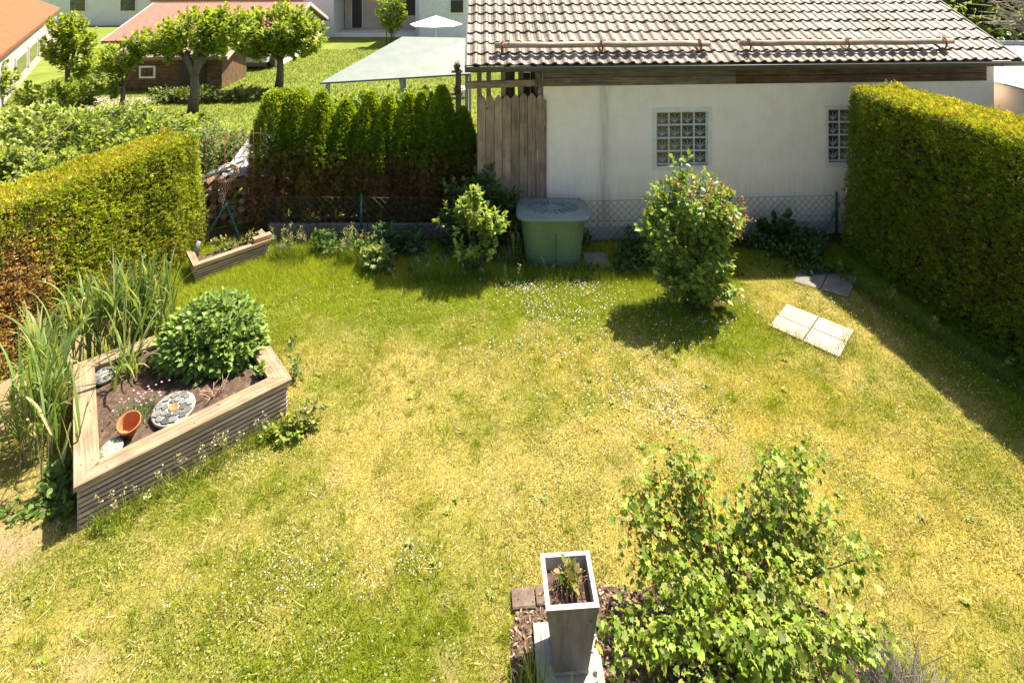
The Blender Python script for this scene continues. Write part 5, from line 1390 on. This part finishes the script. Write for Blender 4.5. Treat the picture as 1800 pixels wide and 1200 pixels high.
# ------------------------------------------------------------------ houses far behind
def house(label, c, rz, L, W, eave, ridge, wallm, roofm, wins=(), doors=(), over=.25, chimney=None):
    """gable house: local x = ridge direction"""
    root = thing('house', (c[0], c[1], 0), label, 'house', None, rz)
    M = Matrix.Translation((c[0], c[1], 0)) @ Matrix.Rotation(rz, 4, 'Z')
    l, w = L/2, W/2
    m = MB(); m.add([(-l, -w, -.1), (l, -w, -.1), (l, w, -.1), (-l, w, -.1), (-l, -w, eave), (l, -w, eave), (l, w, eave), (-l, w, eave), (-l, 0, ridge), (l, 0, ridge)],
        [[0, 1, 5, 4], [2, 3, 7, 6], [1, 2, 6, 9, 5], [3, 0, 4, 8, 7]])
    m.build('wall', wallm, root, M)
    sl_ = (ridge-eave)/w; lo = l+over; wo_ = w+over
    r = MB()
    for s_ in (-1, 1):
        y1, z1 = s_*wo_, ridge-sl_*wo_+.05; t = .1
        q = [(-lo, y1, z1), (lo, y1, z1), (lo, 0, ridge+.05), (-lo, 0, ridge+.05)]
        q2 = [(a, b, z+t) for a, b, z in q]
        r.add(q+q2, [[4, 5, 6, 7], [3, 2, 1, 0], [0, 1, 5, 4], [1, 2, 6, 5], [3, 0, 4, 7]] if s_ < 0 else [[7, 6, 5, 4], [0, 1, 2, 3], [4, 5, 1, 0], [5, 6, 2, 1], [7, 4, 0, 3]])
    rf = r.build('roof', roofm, root, M)
    for s_ in (-1, 1):
        for e_ in (-1, 1):
            board('verge_board', M @ Vector((e_*(lo+.015), s_*wo_, ridge-sl_*wo_+.09)), M @ Vector((e_*(lo+.015), s_*.02, ridge+.09)), .03, .16, M_VERGE, rf)
    for (face, a, z0, ww, hh) in wins:
        fm = M @ {'S': Matrix.Translation((a, -w, z0)), 'E': Matrix.Translation((l, a, z0)) @ Matrix.Rotation(R(90), 4, 'Z'), 'W': Matrix.Translation((-l, a, z0)) @ Matrix.Rotation(R(-90), 4, 'Z')}[face]
        f = MB(); f.box((0, -.02, hh/2), (ww, .06, hh)); wf = f.build('window', M_WHITE, root, fm)
        MB().box((0, -.053, hh/2), (ww-.12, .01, hh-.12)).build('pane', M_GLASS, wf, fm)
    for (face, a, ww, hh, mt) in doors:
        fm = M @ {'S': Matrix.Translation((a, -w, 0)), 'E': Matrix.Translation((l, a, 0)) @ Matrix.Rotation(R(90), 4, 'Z'), 'W': Matrix.Translation((-l, a, 0)) @ Matrix.Rotation(R(-90), 4, 'Z')}[face]
        MB().box((0, -.02, hh/2), (ww, .06, hh)).build('door', mt, root, fm)
    return root, M
M_VERGE = plain('grey_verge', (.42, .41, .4), .6)
M_ORANGE = noisy('orange_tiles', [(.3, (.2, .06, .022)), (.7, (.28, .095, .035))], 6, bump=.4, bscale=25)[0]
M_PINK = noisy('faded_red_tiles', [(.3, (.2, .09, .065)), (.7, (.28, .14, .105))], 6, bump=.4, bscale=25)[0]
M_BROWNROOF = noisy('brown_roof_sheet', [(.3, (.16, .11, .09)), (.7, (.26, .19, .15))], 5, bump=.3)[0]
M_GREYWOOD = noisy('grey_boarding', [(.3, (.3, .27, .25)), (.7, (.46, .43, .4))], 4, bump=.4, stretch=(8, 8, .5))[0]
M_PALE = noisy('pale_facade', [(.3, (.66, .64, .6)), (.7, (.76, .74, .7))], 2, bump=.1)[0]
M_BEIGE = noisy('beige_facade', [(.3, (.46, .37, .29)), (.7, (.56, .46, .38))], 2, bump=.1)[0]
house('grey boarded house with orange tiled roof at the far left', (-21.06, 18.47), R(124.3), 19.0, 8, 1.5, 3.6, M_GREYWOOD, M_ORANGE,
      wins=[('S', q, .3, 2.2, .7) for q in (-2.2, .6, 3.4)], over=.12)
house('house with faded red tiled roof behind the pruned trees', (-12.4, 25.0), R(4), 6.2, 6.5, 1.0, 2.05, M_PALE, M_PINK, wins=[('S', -2.5, .4, .9, .7), ('S', 0, .4, .9, .7), ('S', 2.5, .4, .9, .7)])
house('brown timber shed with low rusty roof behind the small trees', (-11.0, 19.2), R(4), 3.0, 2.0, 1.0, 1.35, M_BROWNBOARD, M_BROWNROOF, doors=[('S', .6, .8, .9, M_DARK)], wins=[('S', -.8, .35, .5, .4)])
# pale apartment house with a recessed balcony
ap = thing('apartment_house', (-7.4, 30, 0), 'pale apartment house with a recessed beige loggia in the far background', 'building')
MB().box((-10.3, 32, 3.2), (1.6, 4, 6.6)).box((-4.9, 32, 3.2), (.5, 4, 6.6)).box((-7.3, 32, 4.6), (4.35, 4, 3.8)).box((-7.3, 32, -.02), (4.35, 4, .3)).build('wall', M_PALE, ap)
MB().box((-7.3, 32.6, 1.4), (4.3, 1.5, 2.5)).build('loggia_wall', M_BEIGE, ap)
for (x0, w, z0, h) in ((-8.75, .55, .2, 2.0), (-5.8, .7, .9, 1.2)):
    f = MB().box((x0, 31.83, z0+h/2), (w+.1, .06, h+.08)).build('window', M_WHITE, ap); MB().box((x0, 31.79, z0+h/2), (w, .03, h)).build('pane', M_DARK, f)
ap2 = thing('apartment_house', (-2.9, 27, 0), 'white house with a dark window to the right of the loggia building', 'building')
MB().box((-3.0, 30.2, 2.6), (3.3, 4, 5.4)).build('wall', plain('bluish_white', (.66, .67, .7), .7), ap2)
for (x0, z0) in ((-2.75, 1.4), (-3.9, 3.0), (-2.75, 3.4)):
    f = MB().box((x0, 28.18, z0+.35), (.75, .06, .75)).build('window', M_WHITE, ap2); MB().box((x0, 28.14, z0+.35), (.62, .03, .62)).build('pane', M_DARK, f)
house('long white house in the far left background', (-24, 38), R(3), 22, 6, 2.5, 4.6, M_PALE, noisy('grey_roof', [(.3, (.3, .29, .3)), (.7, (.42, .41, .42))], 4)[0], wins=[('S', q, .8, 1.0, 1.0) for q in (-6, -3, 0, 3, 6)])
house('pink-roofed house in the far background above the tree', (-15, 33), R(8), 8, 6, 2.0, 3.9, M_PALE, M_PINK, wins=[('S', q, .7, 1, .9) for q in (-2, 0, 2)])
# pale green shelter roof
sh = thing('shelter', (-2.6, 13.6, 0), 'garden shelter with a pale green sheet roof beside the tiled garage', 'shelter')
M_GREENROOF = noisy('pale_green_sheet', [(.3, (.15, .175, .16)), (.7, (.19, .215, .2))], 3, 5, rough=.5, bump=.05)[0]
m = MB(); q = [(-4.35, 12.75, 1.42), (-1.0, 13.6, 1.45), (-1.0, 15.0, 2.1), (-2.9, 14.9, 2.15)]
m.add(q+[(a, b, z-.04) for a, b, z in q], [[0, 1, 2, 3], [7, 6, 5, 4], [4, 5, 1, 0], [5, 6, 2, 1], [6, 7, 3, 2], [7, 4, 0, 3]]); m.build('roof', M_GREENROOF, sh)
for p, h in (((-4.2, 12.85), 1.38), ((-2.6, 13.25), 1.4), ((-1.1, 13.7), 1.4), ((-1.1, 14.8), 2.0), ((-2.8, 14.75), 2.05)): board('post', (p[0], p[1], -.05), (p[0], p[1], h), .08, .08, M_GREYWOOD, sh, up=(0, -1, 0))
# white parasol
pa = thing('parasol', (-2.9, 21.5, 0), 'white parasol open in front of the white far house', 'parasol')
MB().tube([(-2.9, 21.5, 0), (-2.9, 21.5, 1.95)], .025, 8).build('pole', M_WHITE, pa)
m = MB(); n = 8; vs = [(-2.9, 21.5, 2.0)]+[(-2.9+1.0*math.cos(6.283*k_/n), 21.5+1.0*math.sin(6.283*k_/n), 1.68) for k_ in range(n)]
vs += [(v[0], v[1], v[2]-.02) for v in vs]
m.add(vs, [[0, 1+k_, 1+(k_+1) % n] for k_ in range(n)]+[[9, 10+(k_+1) % n, 10+k_] for k_ in range(n)]+[[1+k_, 10+k_, 10+(k_+1) % n, 1+(k_+1) % n] for k_ in range(n)]); m.build('canopy', M_WHITE, pa)
# parked car half hidden by the trees
car = thing('parked_car', (-10.0, 21.8, 0), 'pale parked car half hidden behind the far trees', 'car')
prof = [(-.7, .25), (.7, .25), (.74, .55), (.7, .8), (.55, 1.25), (-.55, 1.25), (-.7, .8), (-.74, .55)]
n = len(prof); m = MB()
yr = [(21.3, 1), (21.35, 1), (23.2, 1), (24.5, .8)]
vs = [(-10+a, yy, .25+(z-.25)*(f if z > .8 else 1)) for yy, f in yr for a, z in prof]
fs = [[i*n+k_, i*n+(k_+1) % n, (i+1)*n+(k_+1) % n, (i+1)*n+k_] for i in range(3) for k_ in range(n)]+[list(range(n))]
m.add(vs, fs); m.build('body', plain('car_paint', (.62, .63, .68), .3), car)
MB().box((-10, 21.29, 1.02), (1.05, .02, .34)).build('rear_window', M_GLASS, car)
for s_ in (-1, 1):
    MB().box((-10+s_*.6, 21.29, .68), (.14, .03, .2)).build('tail_light', plain('tail_red', (.5, .05, .05), .3) if s_ < 0 else bpy.data.materials['tail_red'], car)
    for yy in (21.9, 23.8):
        MB().lathe([(0, -.09), (.29, -.09), (.3, 0), (.29, .09), (0, .09)], 18, Matrix.Translation((-10+s_*.66, yy, .28)) @ Matrix.Rotation(R(90), 4, 'Y')).build('wheel', M_DARK, car)
# small things on the neighbour's lawn
po_ = thing('wooden_post', (-1.65, 10.4, 0), 'grey wooden post with wire netting behind the thuja tips', 'post')
board('post', (-1.62, 10.9, 0), (-1.62, 10.9, 1.6), .22, .08, M_GREYWOOD, po_, up=(0, -1, 0)); board('stake', (-1.42, 10.9, 0), (-1.42, 10.9, 1.62), .05, .05, M_GREYWOOD, po_, up=(0, -1, 0))
st2 = thing('garden_stake', (-1.3, 10.6, 0), 'thin stake with a white ball on top behind the thuja row', 'garden stake')
MB().tube([(-1.3, 10.7, 0), (-1.3, 10.7, 1.68)], .014, 6).build('stake', M_GREYWOOD, st2)
MB().lathe([(0, -.06), (.045, -.045), (.06, 0), (.045, .045), (0, .06)], 14, Matrix.Translation((-1.3, 10.7, 1.72))).build('ball', M_WHITE, st2)
bx = thing('garden_lantern', (-1.55, 17.2, 0), 'small white garden lantern standing on the far lawn left of the plank fence', 'lantern')
MB().box((-1.55, 17.2, .1), (.3, .2, .2), ch=.02).build('base', M_WHITE, bx); MB().prism([(-1.74, 17.05), (-1.36, 17.05), (-1.36, 17.35), (-1.74, 17.35)], .2, .23).box((-1.55, 17.2, .27), (.2, .16, .08), ch=.02).build('roof', M_WHITE, bx)
shf = thing('plant_stand', (-1.25, 13, 0), 'narrow wooden plant stand beside the roof corner', 'plant stand')
board('post', (-1.2, 12.6, 0), (-1.2, 12.6, 1.75), .12, .05, M_PLANK, shf, up=(0, -1, 0))
for z in (1.22, 1.72): board('shelf', (-1.34, 12.5, z), (-1.1, 12.5, z), .16, .025, M_PLANK, shf)
for z, lb in ((1.235, 'terracotta flower pot on the lower shelf of the plant stand'), (1.735, 'terracotta flower pot on the upper shelf of the plant stand')):
    fpz = thing('flower_pot', (-1.22, 12.48, z), lb, 'flower pot', 'flower pots on the plant stand')
    MB().lathe([(0, 0), (.05, 0), (.07, .11), (.08, .11), (.08, .135), (.065, .135), (.06, .1), (0, .1)], 16, Matrix.Translation((-1.22, 12.48, z))).build('pot', M_TERRA, fpz)
    n = 40; cloud('sprout', T_BLADE3, np.tile((-1.22, 12.48, z+.1), (n, 1))+rng.normal(0, .02, (n, 3)), np.stack([rng.normal(0, .4, n), rng.normal(0, .4, n), np.ones(n)], 1), rng.normal(size=(n, 3)), rng.uniform(.06, .14, n), pick(GP, n), M_LEAF, fpz, W=.012)
